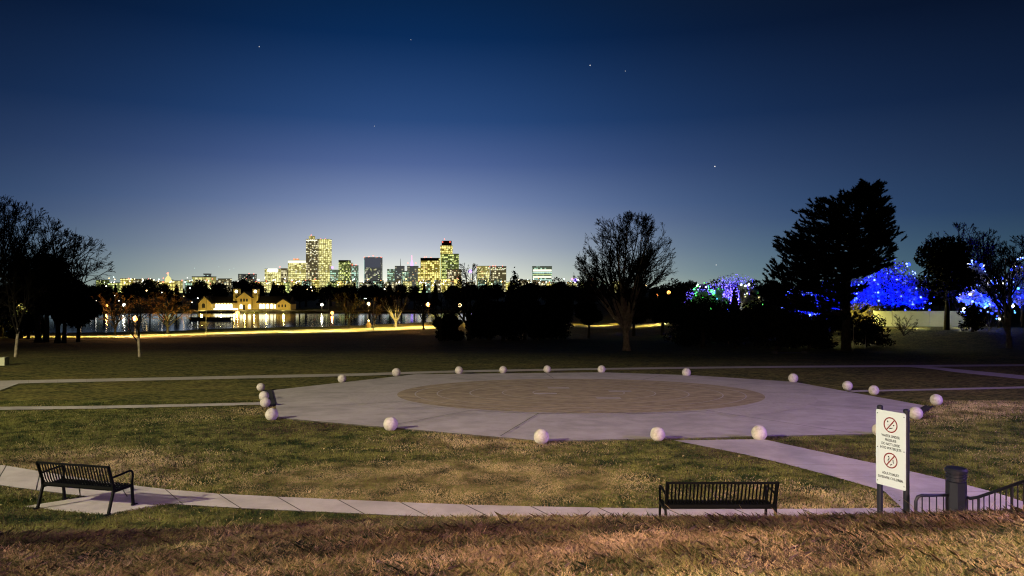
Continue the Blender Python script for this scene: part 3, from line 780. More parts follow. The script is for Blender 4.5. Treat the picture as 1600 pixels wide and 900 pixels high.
# right group
leafy_tree('dense black tree with straight trunk between the two blue lit crowns', foot(1479,104), 14.0, 9.0, 41, n=7000, size=.3, nl=24)
bare_tree('bare crown rising behind the black tree between the blue lights', foot(1500,128), 18, 12, 42, twig=.034, limbs=9, fine=.95)
bare_tree('bare tree with round top above the blue lights at right', foot(1540,130), 17, 9, 43, twig=.034, limbs=9, fine=.95)
bare_tree('forked pale-barked bare tree at the picture\'s right edge', unp(1577,544), 11.5, 9.5, 44, mats=(M['pale_bark'], M['twig']), twig=.024, limbs=5, trunk_h=.12, fine=.95, rad=.34)
bare_tree('bare tree peeking in behind the forked tree at the right edge', foot(1610,126), 16, 11, 45, twig=.034, limbs=9, fine=.95)
leafy_tree('black shrubby evergreen left of the big pine\'s foot', foot(1215,86), 5.6, 7.5, 46, full=True, n=5000, size=.2)
leafy_tree('black shrubby evergreen under the big pine\'s left boughs', foot(1265,90), 3.2, 6.5, 47, full=True, n=5000, size=.2)
leafy_tree('dark bush right of the big pine\'s trunk', foot(1355,92), 3.6, 6.5, 48, full=True, n=3500, size=.18)
leafy_tree('dark low tree between bare tree and pine', foot(1150,100), 6.4, 7.5, 49, full=True, n=4000, size=.22)
leafy_tree('dark low tree just right of the big bare tree', foot(1098,104), 7.0, 7.5, 50, full=True, n=4000, size=.22)
leafy_tree('pointed dark evergreen before the violet lit trees', foot(1148,108), 9.2, 3.4, 51, n=2500, size=.18, shape='cone')
for q in ((1182,112,6.4,7.5,'dark low tree filling the gap left of the pine\'s boughs'),(1070,118,6.5,7.5,'dark low tree at the right foot of the big bare tree'),(1235,108,3.7,8,'dark shrub mass behind the pine\'s left foot'),(1300,112,2.9,7,'dark shrub just left of the pine\'s trunk'),(1125,122,6.8,8,'dark low tree beneath the green lights')):
    leafy_tree(q[4], foot(q[0],q[1]), q[2], q[3], 300+q[0], full=True, n=6000, size=.2)
for q in ((750,172,5.5,8,'dark bush closing the gap behind the spruce\'s left'),(860,178,8,11,'dark bush closing the gap right of the black clump')):
    leafy_tree(q[4], foot(q[0],q[1]), q[2], q[3], 300+q[0], full=True, n=6000, size=.32)
leafy_tree('round dark shrub against the pale screen wall', foot(1519,102), 4.0, 3.6, 52, full=True, n=2500, size=.18)
bare_tree('bare twiggy bush in front of the pale screen wall', foot(1412,100), 2.9, 5.4, 53, twig=.014, limbs=9, trunk_h=.06, fine=.7, upright=.0, rad=.08, levels=3, cat='bush', name='bare_bush')
bare_tree('bare olive bush beside the round dark shrub at right', foot(1545,102), 3.4, 4.2, 54, mats=(M['pale_bark'], M['leaf_olive']), twig=.016, limbs=9, trunk_h=.06, fine=.7, upright=.2, rad=.08, levels=3, cat='bush', name='bare_bush')
for px_, py_, h_, lb in ((1333,548,2.9,'tall thin pale sapling stake below the big pine'), (1352,545,1.6,'short thin pale sapling stake below the big pine')):
    p = unp(px_, py_); MB().tube([(0,0,-.1),(.02,0,h_*.5),(.07,0,h_)], [.05,.035,.015], 6).build('sapling', M['pale_bark'], loc=p); tag(bpy.data.objects[-1] if False else C.objects[-1], lb, 'sapling', 'thin saplings below the pine')

# middle group before the skyline
bare_tree('bare tree whose top stands in front of the skyline\'s right tower', foot(733,150), 15.6, 11, 61, twig=.04, limbs=8, trunk_h=.3, fine=.8)
bare_tree('dark bare tree leaning left of the tree before the skyline', foot(688,146), 11.5, 11, 62, twig=.03, limbs=7, trunk_h=.3, fine=.75, upright=.3)
leafy_tree('tall black spruce just right of the skyline\'s bare tree', foot(804,160), 16.2, 9.5, 63, n=5500, size=.36, shape='cone', nl=26)
for px_, dd, H, W_, sd, lb in ((700,150,5.2,6.5,64,'black low bush between the lake lamps'), (765,152,8.6,8,65,'black round tree left under the spruce'), (820,156,11.8,9,66,'black round tree right under the spruce'),
      (786,148,7.5,10,67,'black low bush in front of the spruce'), (842,150,7.2,6,68,'black low tree at the right of the black clump'), (880,190,15.2,10,69,'dark tree with pointed top between the clump and the big bare tree'),
      (862,165,11.5,6.5,70,'narrow dark tree right beside the black clump'), (920,185,11.5,8,71,'dark low tree behind the big bare tree\'s left side'), (1035,190,11.6,11,72,'dark low tree behind the big bare tree\'s right side'),
      (990,200,11.2,11,73,'dark low tree behind the big bare tree\'s trunk')):
    leafy_tree(lb, foot(px_,dd), H, W_, sd, full=px_ < 870, n=7500, size=.3*dd/150)
# trees by the lake road
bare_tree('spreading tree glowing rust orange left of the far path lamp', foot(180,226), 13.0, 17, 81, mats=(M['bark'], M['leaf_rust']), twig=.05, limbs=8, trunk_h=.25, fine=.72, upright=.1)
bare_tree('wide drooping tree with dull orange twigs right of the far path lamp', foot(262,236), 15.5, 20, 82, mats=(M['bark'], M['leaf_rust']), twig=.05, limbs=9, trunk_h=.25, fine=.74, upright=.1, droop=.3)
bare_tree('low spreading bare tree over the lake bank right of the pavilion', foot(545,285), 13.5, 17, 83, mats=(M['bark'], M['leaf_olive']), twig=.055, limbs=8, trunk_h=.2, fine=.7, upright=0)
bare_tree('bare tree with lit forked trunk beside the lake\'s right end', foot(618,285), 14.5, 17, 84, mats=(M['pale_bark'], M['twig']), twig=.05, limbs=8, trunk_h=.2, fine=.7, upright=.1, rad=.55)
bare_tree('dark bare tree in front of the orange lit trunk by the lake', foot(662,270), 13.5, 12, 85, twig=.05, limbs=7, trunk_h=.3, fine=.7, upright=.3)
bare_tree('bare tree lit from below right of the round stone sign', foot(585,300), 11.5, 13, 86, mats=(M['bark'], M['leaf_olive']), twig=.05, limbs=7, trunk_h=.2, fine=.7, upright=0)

# far shore trees: four kinds, copied
protos = []
for k, (H, W_, shp, leafm) in enumerate([(13.5, 13, 'round', M['leaf_dark']), (17, 11, 'round', M['leaf_dark']), (17, 9, 'cone', M['needle']), (12, 17, 'round', M['leaf_dark'])]):
    protos.append(leafy_tree('x', (0,0,-900), H, W_, 100+k, leaf=leafm, n=2600, size=.6, shape=shp, name='shore_tree' if shp == 'round' else 'shore_spruce', nl=20))
kinds = ['dark round-headed tree', 'tall dark tree', 'dark pointed spruce', 'dark broad low tree']
marks = [(150,'left of the domed building'), (205,'under the row of pinkish lights at left'), (262,'below the domed building'), (325,'behind the pavilion\'s left wing'), (380,'behind the pavilion\'s twin towers'), (430,'behind the pavilion\'s right wing'),
         (462,'right of the pavilion under the wide pale tower'), (497,'below the tallest twin tower'), (540,'below the dark block right of the twin tower'), (582,'below the black-topped tower with red lights'), (640,'below the blue-lit spire'),
         (690,'below the stepped tower'), (760,'behind the black clump'), (850,'below the white-striped block'), (930,'behind the big bare tree'), (1050,'right of the big bare tree'), (1120,'behind the green lit trees'), (1230,'behind the big pine\'s left side'), (1320,'behind the big pine\'s trunk'), (1430,'behind the blue lit crowns'), (1540,'behind the cyan lit tree'), (1650,'past the right edge')]
labs = []; used = set(); rd = random.Random(12); first = [True]*4
tops = {150:444,230:432,262:446,375:434,395:430,440:441,500:444,560:443,640:445,700:443,740:445,860:432}
for i in range(96):
    row = i % 2
    px_ = -40+i*18.6+rd.uniform(-6,6); d_ = (505 if row else 560)+rd.uniform(-12,30)
    if 300 < px_ < 462: d_ = 535+rd.uniform(0,40)
    if px_ > 1060: d_ = 330+rd.uniform(0,60)
    k = rd.choice([0,1,2,3,0,3,0]); src = protos[k]
    if first[k]: o = src; first[k] = False
    else: o = copy_tree(src)
    p = foot(px_, d_); tgt = 443+rd.uniform(-5,4)-(2 if px_ > 1060 else 0)
    if abs(px_-232) < 12: tgt = 431
    if abs(px_-385) < 16: tgt = 434
    Hn = (4.25-(tgt-450)/F*d_)-p.z; H0 = [13.5,17,17,12][k]
    if k == 2: Hn *= 1.02
    s_ = Hn/H0; o.location = p; o.scale = (min(s_*1.0,1.4), min(s_,1.4), s_); o.rotation_euler = (0,0,rd.uniform(0,6))
    mk = min(marks, key=lambda q: abs(q[0]-px_))[1]
    lb = f'{kinds[k]} across the lake {mk}'
    used_n = sum(1 for q in labs if q == lb); labs.append(lb)
    tag(o, lb, 'tree', 'dark trees on the far lakeshore')

# trees hung with coloured lights
def lit_tree(label, loc, H, W_, seed, glowcol, power, bulbmats, nb, leafm, z0=.3, br=.1, n=4200, cloud=True, name='lit_tree'):
    t_ = leafy_tree(label, loc, H, W_, seed, leaf=leafm, n=int(n*.7), size=.26, nl=10, name=name, group='trees hung with coloured lights')
    rd = random.Random(seed+1)
    proto = {}
    for m_ in set(bulbmats): pass
    for k in range(nb):
        m_ = rd.choice(bulbmats)
        if m_ not in proto:
            o = MB().ball((0,0,0), 1, 8, 6).build('light_bulb', M[m_], t_); proto[m_] = o
        else: o = proto[m_].copy(); C.objects.link(o)
        a = rd.uniform(0, 6.283); e = rd.uniform(-1, 1); q = math.sqrt(1-e*e)*rd.uniform(.75, 1.02)
        # cluster bulbs into strands
        o.location = (math.cos(a)*q*W_*.44, math.sin(a)*q*W_*.44, H*(.56+.40*e)); o.scale = (br*rd.choice([.6,.8,1,1.5]),)*3
    for k in range(3):
        a = k*2.1+seed; q = loc+Vector((math.cos(a)*W_*.24, math.sin(a)*W_*.24-W_*.12, H*(.22+.08*k))); l_ = point('crown_fill_light', q, power/3, glowcol, .6, 150, (q.x, q.y, q.z+10), .4)  # unseen spots added so the crown glows like its bulbs
    return t_
BL = ['g_blue','g_blue','g_blue','g_bluewhite','g_bluewhite']; BC = ['g_blue','g_bluewhite','g_bluewhite','g_blue','g_cyan','g_white']
blue = (.0,.002,1)
def ft(px_, py_, d): p = at(px_, py_, d); p.z = float(terrain(p.x, p.y)); return p
LT = [(1388, 128, 400, 12.5, 'wide tree solid with deep blue lights right of the big pine', BL, 100, .12, 60000),
      (1432, 138, 420, 7.0, 'blue lit crown half hidden behind the black straight-trunked tree', BL, 40, .10, 9000),
      (1345, 138, 436, 10.5, 'low blue lit crown seen through the pine\'s right boughs', BL, 100, .13, 26000),
      (1298, 134, 434, 11.0, 'dim blue lit tree seen in the gaps of the big pine', BL, 100, .15, 26000),
      (1255, 138, 440, 9.0, 'small blue lit tree behind the pine\'s left boughs', BL, 90, .14, 16000),
      (1521, 106, 402, 5.6, 'tall blue and white lit tree between the black tree and right edge', BC, 100, .17, 26000),
      (1560, 108, 428, 4.2, 'narrow cyan and blue lit tree before the right edge', BC, 60, .13, 4000),
      (1596, 110, 396, 4.6, 'cyan dotted tree at the very right edge of the picture', BC, 50, .12, 2500)]
for i, (px_, dd, ty, W_, lb, bm_, nb, br, pw) in enumerate(LT):
    p = foot(px_, dd); H = (CAMZ-(ty-450)/F*dd)-p.z
    lit_tree(lb, p, H, W_, 200+i, blue if i < 5 else (.004,.016,1), pw, bm_, nb, M['leaf_pale'], br=br, n=2600 if i in (3,4) else 4200)
for i, (px_, dd, ty, W_, lb, col, bm_, nb, pw, br) in enumerate([
      (1122, 245, 428, 24, 'large bare-looking crown washed violet blue behind the green lights', (.10,.07,1), ['g_blue'], 12, 90000, .10),
      (1152, 250, 430, 20, 'violet blue washed crown beside the pointed evergreen', (.08,.05,1), ['g_blue'], 12, 90000, .10),
      (1098, 180, 438, 6.5, 'small tree dotted bright green beside the violet crowns', (.05,1,.1), ['g_green','g_green','g_cool'], 70, 1200, .17),
      (1124, 185, 445, 5.5, 'low green and cyan dotted tree between green tree and pointed evergreen', (.1,1,.4), ['g_green','g_cool','g_cyan'], 30, 900, .15),
      (1163, 170, 432, 4, 'white lit column-like tree left of the big pine', (.7,.85,1), ['g_cool','g_white'], 9, 900, .16),
      (1175, 165, 446, 5, 'yellow green lit small tree touching the pine\'s left tips', (.7,1,.2), ['g_yellow','g_green'], 14, 500, .13)]):
    p = foot(px_, dd); H = (CAMZ-(ty-450)/F*dd)-p.z
    lit_tree(lb, p, H, W_, 240+i, col, pw, bm_, nb, M['leaf_pale'], br=br, n=3800)
# yellow lit shrub and small lights below the blue crown
p = foot(1347, 112); leafy_tree('shrub lit bright yellow under the big pine\'s right boughs', foot(1347,116), 3.6, 6.5, 91, leaf=M['leaf_olive'], n=2500, size=.2)
point('shrub_spotlight', foot(1347,111)+Vector((0,0,1.2)), 3200, (1,.85,.25), .3)
t_ = thing('light_net', 'small square net of blue lights low in the dark left of the pine', 'lights', ft(1138,487,110))
for k in range(14):
    MB().ball((0,0,0), .07, 6, 5).build('light_bulb', M['g_blue'] if k % 3 else M['g_bluewhite'], t_, loc=(random.uniform(-.8,.8), 0, 4.25-37/F*110-t_.location.z+random.uniform(-.5,.5)))
MB().tube([(0,0,-.3),(0,0,4.25-37/F*110-t_.location.z)], .05, 6).build('pole', M['pole'], t_)
# pale screen wall at right
d_ = 112.0; wl, wr = at(1366, 486, d_), at(1508, 484.5, d_)
wz = float(terrain((wl.x+wr.x)/2, d_)); t_ = thing('screen_wall', 'pale greenish screen wall lit from below beyond the right lawn', 'wall', ((wl.x+wr.x)/2, d_, wz))
hw = (wr.x-wl.x)/2; hh = (wl.z-wz)
nP = 5
for k in range(nP): MB().box((-hw+hw*2*(k+.5)/nP, 0, hh/2), (hw/nP-.03, .08, hh/2)).build('panel', M['wall_green'], t_)
for k in range(nP+1): MB().box((-hw+hw*2*k/nP, .12, hh/2+.03), (.07, .08, hh/2+.05)).build('post', M['wall_green'], t_)
for xx in (.25, .75): point('wall_light', (wl.x+(wr.x-wl.x)*xx, d_-5, wz+.9), 330, (1,.93,.55), .3)

# ------------------------------------------------------------------ lamps near the lake
def lamp_post(label, p, h, kind, power=0, r_=.28, style='globe', group='path lamps round the lake', arm=None, col=None, lit=True):
    t_ = thing('street_lamp', label, 'street lamp', p, 0, group)
    b = MB()
    if style == 'globe':
        b.lathe([(.16, -.3), (.16, .5), (.09, .6), (.07, h-.35), (.14, h-.3)], (0,0,0), 8); b.build('pole', M['pole'], t_)
        b = MB(); b.ball((0,0,h), r_, 14, 10); b.build('lamp_globe', M[kind], t_, smooth=True)
        if power: point('lamp_light', p+Vector((0,-.1,h+r_+.15)), power*.4, col, .2); point('lamp_light', p+Vector((0,-r_-.3,h)), power*.6, col, .2)
    else:
        ax = arm
        b.tube([(0,0,-.3),(0,0,h*.75),(ax*.1,0,h*.9),(ax*.35,0,h*.985),(ax*.8,0,h*.99),(ax,0,h*.96)], [.13,.10,.08,.07,.06,.06], 8); b.build('pole', M['pole'], t_)
        b = MB(); b.box((ax*1.15,0,h*.955), (abs(ax)*.18, .16, .07)); b.build('lamp_head', M['pole'] if not lit else M[kind], t_)
        if power: point('lamp_light', p+Vector((ax*1.15,-.2,h*.955-.3)), power, col, .2, 150)
    return t_
OR = (1,.45,.12); WM = (1,.75,.34); YE = (1,.80,.24)
def lp(px_, py_, d): 
    q = at(px_, py_, d); p = foot(px_, d); return p, q.z-p.z
for px_, py_, d, lb, kd, pw, cl, rr_ in [
    (211,498,205,'round orange path lamp glowing above the slim young tree','g_orange',24000,OR,.72),
    (194,476.5,495,'brilliant white lamp on the far shore at left','g_white',1500,WM,1.1),
    (167,477.5,492,'small orange lamp on the far shore left of the brilliant white one','g_orange',900,OR,.7),
    (57,477,300,'small orange lamp between the left tree trunks','g_orange',500,OR,.45),
    (371,489,452,'orange lamp on the pavilion\'s stone terrace','g_orange',2600,OR,1.25),
    (503,476,488,'white lamp right of the pavilion on the far shore','g_white',1500,WM,.9),
    (519,489,425,'orange lamp by the water right of the pavilion','g_orange',1500,OR,.95),
    (576,475,330,'warm lamp beside the curved lamp pole','g_warm',6000,WM,.72),
    (669,476,300,'orange lamp in front of the glowing trunk by the lake','g_orange',26000,OR,.9),
    (718.5,477,330,'warm lamp right of the glowing orange trunk','g_warm',9000,WM,.8),
    (861,477,300,'small warm lamp right of the black clump','g_warm',2200,WM,.4)]:
    p, h = lp(px_, py_, d)
    if px_ in (371,519): p.z = LAKE-.2; h = at(px_,py_,d).z-p.z
    lamp_post(lb, p, h, kd, pw, rr_, col=cl)
p, h = lp(584,464,262); lamp_post('tall curved lamp pole arching left over the far road', p, h, 'g_cool', 0, style='arm', arm=-2.6, lit=True)
p, h = lp(513,464,300); lamp_post('slim curved lamp pole on the bank right of the pavilion', p, h, 'g_cool', 0, style='arm', arm=1.3, lit=False)
p, h = lp(322,462,238); lamp_post('thin straight pole before the pavilion\'s left wing', p, h, 'g_cool', 0, style='arm', arm=.6, lit=False)
# unseen row of lamps over the lake road: bare spots added without poles
for k, (px_, d) in enumerate([(70,205),(150,215),(260,225),(370,236),(450,244),(520,252),(600,262),(665,268),(40,190)]):
    q = unp(px_, np.interp(px_, [40,200,320,460,600,690], [527,526.5,523.5,519.5,514.5,511])); q.z += 9
    point('road_light', q, 34000, YE, .4, 124, (q.x, q.y+4.5, q.z-10), .5)
for px_ in (790, 880, 955, 1035, 1090):
    q = unp(px_, 507.2); q.z += 8; point('road_light', q, 14000, YE, .4, 108, (q.x, q.y, q.z-10), .3)
# round stone marker by the road, dock, bank wall
p = unp(576, 512); t_ = thing('trail_marker', 'small round-topped orange lit marker by the far road', 'marker', p)
MB().lathe([(.9,0),(1.1,1.2),(.5,2.0),(.2,2.3)], (0,0,0), 10).build('stone', M['leaf_rust'], t_); MB().ball((0,0,2.7), .35, 8, 6).build('lamp', M['g_warm'], t_)
def wbox(name, label, cat, x0, x1, y0, y1, d, m, depth=6, kind=None, zb=None):
    a, b_2 = at(x0, y0, d), at(x1, y1, d); z0 = b_2.z if zb is None else zb
    cx_ = (a.x+b_2.x)/2; hx = abs(b_2.x-a.x)/2
    o = MB().box((0, depth/2, (a.z-z0)/2), (hx, depth/2, (a.z-z0)/2)).build(name, m, loc=(cx_, d, z0)); 
    return tag(o, label, cat, kind=kind)
t_ = thing('dock', 'long black floating dock in front of the pavilion', 'dock', at(340,499.5,370))
wd = 32/F*370
MB().box((-3,0,.9), (wd, 2.2, .25)).build('deck', M['dock'], t_); MB().box((-3,-2.1,.3), (wd, .1, 1.0)).build('skirt', M['dock'], t_)
for k in range(4): MB().tube([(-3-wd+k*wd*.64,0,-1.5),(-3-wd+k*wd*.64,0,1.6)], .22, 8).build('pile', M['dock'], t_)

# ------------------------------------------------------------------ pavilion
D = 482.0; s1 = D/F
def pxm(x): return (x-383)*s1
base_z = CAMZ-(484.5-450)*s1
def pz_(y): return CAMZ-(y-450)*s1-base_z
pv = thing('lake_pavilion', 'long yellow lit lakeside pavilion with two towers and a gabled centre', 'pavilion', at(383,484.5,D))
def wall(x0, x1, y0, y1, y_, dep, name='wall', m=None): return MB().box(((pxm(x0)+pxm(x1))/2, y_+dep/2, (pz_(y0)+pz_(y1))/2), (abs(pxm(x1)-pxm(x0))/2, dep/2, abs(pz_(y0)-pz_(y1))/2)).build(name, m or M['plaster'], pv)
wall(331, 371, 473.5, 484.5, 4, 6); wall(401, 431, 473.5, 484.5, 4, 6)
def gable(x0, x1, ye, yp, y_, dep):
    xm = (x0+x1)/2
    MB().prism([(pxm(x0), 0), (pxm(x1), 0), (pxm(x1), pz_(ye)), (pxm(xm), pz_(yp)), (pxm(x0), pz_(ye))], y_, y_+dep).build('gable_wall', M['plaster'], pv)
    b = MB(); e = .45
    for xx in (x0, x1):
        s_ = -1 if xx < xm else 1
        p = Vector((pxm(xx)+s_*.8, y_+dep/2-.4, pz_(ye)-.2)); q = Vector((pxm(xm), y_+dep/2-.4, pz_(yp)+.3)); b.bar(p, q, dep+1.2, .35, up=(0,0,1))
    b.build('gable_roof', M['roof_tile'], pv)
gable(310, 330, 474, 463, 0, 12); gable(370, 392, 465, 456.5, 1, 12); gable(431, 454, 475, 467.5, 0, 12)
def hip(x0, x1, ye, yr):
    b = MB(); za, zb_ = pz_(ye), pz_(yr)
    v = [(pxm(x0), 1, za), (pxm(x1), 1, za), (pxm(x1), 14, za), (pxm(x0), 14, za), (pxm(x0), 7.5, zb_), (pxm(x1), 7.5, zb_)]
    b.v += v; b.f += [(0,1,5,4), (2,3,4,5), (0,4,3), (1,2,5), (0,3,2,1)]; b.m += [0]*5; b.build('roof', M['roof_tile'], pv)
hip(322, 373, 473.3, 463.5); hip(399, 452, 473.3, 463)
for x0, x1 in ((361.5, 370.5), (391.5, 400.5)):
    b = MB(); cx_ = (pxm(x0)+pxm(x1))/2; w_ = (pxm(x1)-pxm(x0))/2
    b.box((cx_, 3+w_, pz_(460)/2), (w_, w_, pz_(460)/2))
    for sx in (-1, 1):
        for sy in (-1, 1): b.box((cx_+sx*(w_-.35), 3+w_+sy*(w_-.35), (pz_(460)+pz_(451.5))/2), (.35, .35, (pz_(451.5)-pz_(460))/2))
    b.build('tower', M['plaster'], pv)
    b = MB(); b.lathe([(w_*1.6, 0), (w_*1.6, .25), (.15, 2.0)], (cx_, 3+w_, pz_(451.5)), 4, R(45)); b.build('tower_roof', M['roof_tile'], pv)
    MB().ball((cx_-.3, 3+w_-.2, pz_(455.5)), 1.15, 12, 8).build('lantern', M['g_arcade'], pv)
def arch(px_, y0, y1, w_, m_, name, yy):
    n = 8; zb_, zt_ = pz_(y1), pz_(y0)-w_; x = pxm(px_)
    pts = [(x-w_, zb_), (x+w_, zb_)]+[(x+w_*math.cos(math.pi*i/n), zt_+w_*math.sin(math.pi*i/n)) for i in range(n+1)]
    MB().prism(pts, yy-.12, yy+.1).build(name, M[m_], pv)
for x in (334.5, 338.8, 343.5, 348, 353, 357.5, 362.8, 368): arch(x, 474.5, 482.3, .88 if x < 362 else .7, 'g_arcade', 'lit_arch', 4-.1)
for x in (404, 409, 415, 421.5, 427.5): arch(x, 474.8, 482.3, .95, 'g_arcade', 'lit_arch', 4-.1)
for x in (376, 380.5, 385): arch(x, 466.5, 471.2, .55, 'dark_opening', 'window', .95)
for x in (380.5,): arch(x, 476, 484, .7, 'dark_opening', 'door', .93)
for x in (376, 389): arch(x, 475.5, 482.5, .95, 'g_arcade', 'lit_arch', .95)
for x in (436, 441, 446): arch(x, 475.5, 480, .45, 'dark_opening', 'window', -.08)
arch(318, 474, 481, 1.0, 'dark_opening', 'window', -.08)
MB().box((pxm(352), 1.0, .55), (pxm(371)-pxm(352), .25, .55)).build('parapet', M['g_arcade'], pv)  # arcade glow also put on the parapet, which is no lamp
MB().box((pxm(382), -3, -1.0), (pxm(462)-pxm(382), 6, .9)).build('terrace', M['bank_stone'], pv)
MB().box((pxm(352), -9.5, -1.0), (pxm(382)-pxm(352), 1.5, .5)).build('landing', M['dark_opening'], pv)
for x, pw in ((315, 3200), (345, 1800), (382, 2600), (397, 2000), (416, 2000), (443, 2800), (366,1800)): point('facade_light', at(x, 483, D-9)+Vector((0,0,.5)), pw*.62, (1,.82,.26), .5)
bank = MB()
for k in range(24):
    x0 = -330+k*12.9; bank.box((x0, 475.3, LAKE+.45), (6.4, .5, .75))
tag(bank.build('lake_wall', M['bank_stone']), 'low pale stone wall along the lake\'s far shore', 'wall')

# ------------------------------------------------------------------ downtown skyline
CD = 3000.0; s2 = CD/F; BZ = -12.0
pane = MB().box((0,0,0), (.5,.5,.5)); pane_me = {}
def pane_obj(m_, parent, loc, sc, name='window'):
    if m_ not in pane_me: pane_me[m_] = pane.build('window', M[m_]).data; bpy.data.objects.remove(C.objects[-1])
    o = bpy.data.objects.new(name, pane_me[m_]); C.objects.link(o); o.parent = parent; o.location = loc; o.scale = sc; return o
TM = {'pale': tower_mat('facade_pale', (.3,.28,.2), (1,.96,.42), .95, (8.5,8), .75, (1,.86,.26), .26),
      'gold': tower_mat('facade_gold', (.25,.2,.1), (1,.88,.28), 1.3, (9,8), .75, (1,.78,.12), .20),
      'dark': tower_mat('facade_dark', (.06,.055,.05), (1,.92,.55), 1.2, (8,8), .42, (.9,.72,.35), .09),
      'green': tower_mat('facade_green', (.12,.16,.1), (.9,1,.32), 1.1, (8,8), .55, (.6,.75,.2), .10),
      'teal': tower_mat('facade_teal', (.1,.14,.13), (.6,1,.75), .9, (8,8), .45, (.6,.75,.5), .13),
      'slate': tower_mat('facade_slate', (.08,.09,.11), (1,.95,.6), .6, (9,8), .22, (.6,.62,.6), .09)}  # slate wash emits faintly in place of haze on unlit walls
def tower(label, x0, x1, yt, tm, d=CD, nw=26, wm=('w_white','w_yellow'), beacons=(), y_lit=(None, 444), extra=None, dep=40, cat='tower', group=None, name='office_tower', ybot=448):
    s_ = d/F; cx_ = ((x0+x1)/2-CX)*s_; hw_ = (x1-x0)/2*s_; zt_ = CAMZ-(yt-450)*s_
    t_ = thing(name, label, cat, (cx_, d, BZ), 0, group); H = zt_-BZ
    MB().box((0, dep/2, H/2), (hw_, dep/2, H/2)).build('facade', TM[tm], t_)
    MB().box((0, dep/2, H+.8), (hw_+.6, dep/2+.6, .8)).build('parapet', M['dock'], t_)
    rd = random.Random(int(x0*7+yt)); ylo = y_lit[0] or yt+2
    W_ = 2*hw_; cw = 3.2*s_*.5; 
    for k in range(nw):
        wv = rd.choice([1,1,1.6,2.6])*s_*.85; py_ = ylo+int(rd.uniform(0, (y_lit[1]-ylo)/1.7))*1.7
        z = CAMZ-(py_-450)*s_-BZ; xx = rd.uniform(-hw_+wv/2+.4, hw_-wv/2-.4) if hw_*2 > wv+1 else 0
        pane_obj(rd.choice(wm), t_, (xx, -.1-.01*k, z), (min(wv, W_-1), .6, .55*s_*1.5))
    for bx, by in beacons:
        o = MB().ball((0,0,0), 1.15*s_*.62, 8, 6).build('beacon', M['g_red'], t_, loc=((bx-CX)*s_-cx_, 3, CAMZ-(by-450)*s_-BZ))
        MB().tube([(0,0,-3),(0,0,0)], .5, 4).build('mast', M['dock'], t_, loc=((bx-CX)*s_-cx_, 3.1, CAMZ-(by-450)*s_-BZ))
    if extra: extra(t_, cx_, s_)
    return t_
def box_part(t_, cx_, s_, x0, x1, y0, y1, m_, name, yy=-1.5, dep=3):
    MB().box((((x0+x1)/2-CX)*s_-cx_, yy+dep/2, CAMZ-((y0+y1)/2-450)*s_-BZ), ((x1-x0)/2*s_, dep/2, (y1-y0)/2*s_)).build(name, m_, t_)
def ex_a(t_, c, s): box_part(t_, c, s, 482, 490, 368.5, 374.2, TM['pale'], 'penthouse', 5, 18); box_part(t_, c, s, 478.3, 495.7, 375, 376.3, M['w_white'], 'crown_light')
tower('left darker half of the tallest twin tower', 478, 496, 374, 'dark', nw=70, wm=('w_white','w_yellow','w_yellow','w_white','w_orange'), beacons=((486,367.5),(493,374)), extra=ex_a)
tower('right pale gold half of the tallest twin tower', 496.3, 514.5, 374, 'pale', CD+20, nw=60, wm=('w_yellow','w_white','w_yellow'), beacons=((501,373.5),(508,373.5)))
def ex_b(t_, c, s): box_part(t_, c, s, 450, 478, 407, 411, M['w_white'], 'crown_light', -1.2, 1.5); box_part(t_, c, s, 457, 466, 404, 407, M['w_orange'], 'rooftop_box', 6, 10)
tower('wide pale tower with white crown left of the twin tower', 450, 478, 407, 'pale', CD+60, nw=55, wm=('w_white','w_yellow','w_green'), beacons=((459,405),(464,404.5)), y_lit=(413,444), extra=ex_b)
def ex_c(t_, c, s): box_part(t_, c, s, 419, 434, 420.3, 424.4, M['g_white'], 'roof_sign', -3, 2); box_part(t_, c, s, 437.5, 446, 419, 448, TM['dark'], 'side_wing', 8, 30)
tower('low block with a glaring white rooftop sign', 413.5, 438, 420.5, 'pale', CD-40, nw=40, wm=('w_white','w_yellow'), beacons=((437,417),), y_lit=(426,444), extra=ex_c)
tower('flat dark block with one red light left of the white sign block', 372, 396, 428.5, 'slate', CD+40, nw=8, beacons=((396,428),(389,427.5)), y_lit=(437,444))
def ex_e(t_, c, s): box_part(t_, c, s, 529.5, 544.5, 407, 409, M['dock'], 'roof_band', -1.0, 2)
tower('dark topped block with yellow green windows right of the twin tower', 529, 545, 407, 'green', CD-20, nw=46, wm=('w_yellow','w_white','w_green','w_yellow'), y_lit=(412,444), extra=ex_e)
tower('narrow shadowed wing beside the yellow green block', 545.3, 548.6, 411, 'dark', CD, nw=6)
tower('slim pale tower with red lights next to the shadowed wing', 549, 557, 415, 'teal', CD-30, nw=20, wm=('w_white','w_cool'), beacons=((550,414),(556,414)))
def ex_f(t_, c, s): MB().ball((((519.5)-CX)*s-c, -2, CAMZ-(418-450)*s-BZ), 5.0, 10, 8).build('roof_light', M['g_violet'], t_)
tower('low block with a violet roof light between twin tower and green block', 515, 529, 422, 'teal', CD+30, nw=24, wm=('w_white','w_cool','w_yellow'), extra=ex_f, y_lit=(431,444))
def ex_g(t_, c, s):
    box_part(t_, c, s, 569.3, 594.7, 403.5, 418, glow('haze_glow', (.30,.32,.42), .22), 'blind_top', -1.3, 1.2)  # faint emission stands in for haze over the unlit tower top
    box_part(t_, c, s, 568.7, 569.3, 406, 440, M['w_cool'], 'edge_light', -2, 1.0)
tower('square black-topped tower ringed with red lights', 569, 595, 402.5, 'slate', CD-10, nw=34, wm=('w_yellow','w_white','w_green'), beacons=((569,402),(576,401),(583,399.5),(589,402),(595,402)), y_lit=(420,442), extra=ex_g)
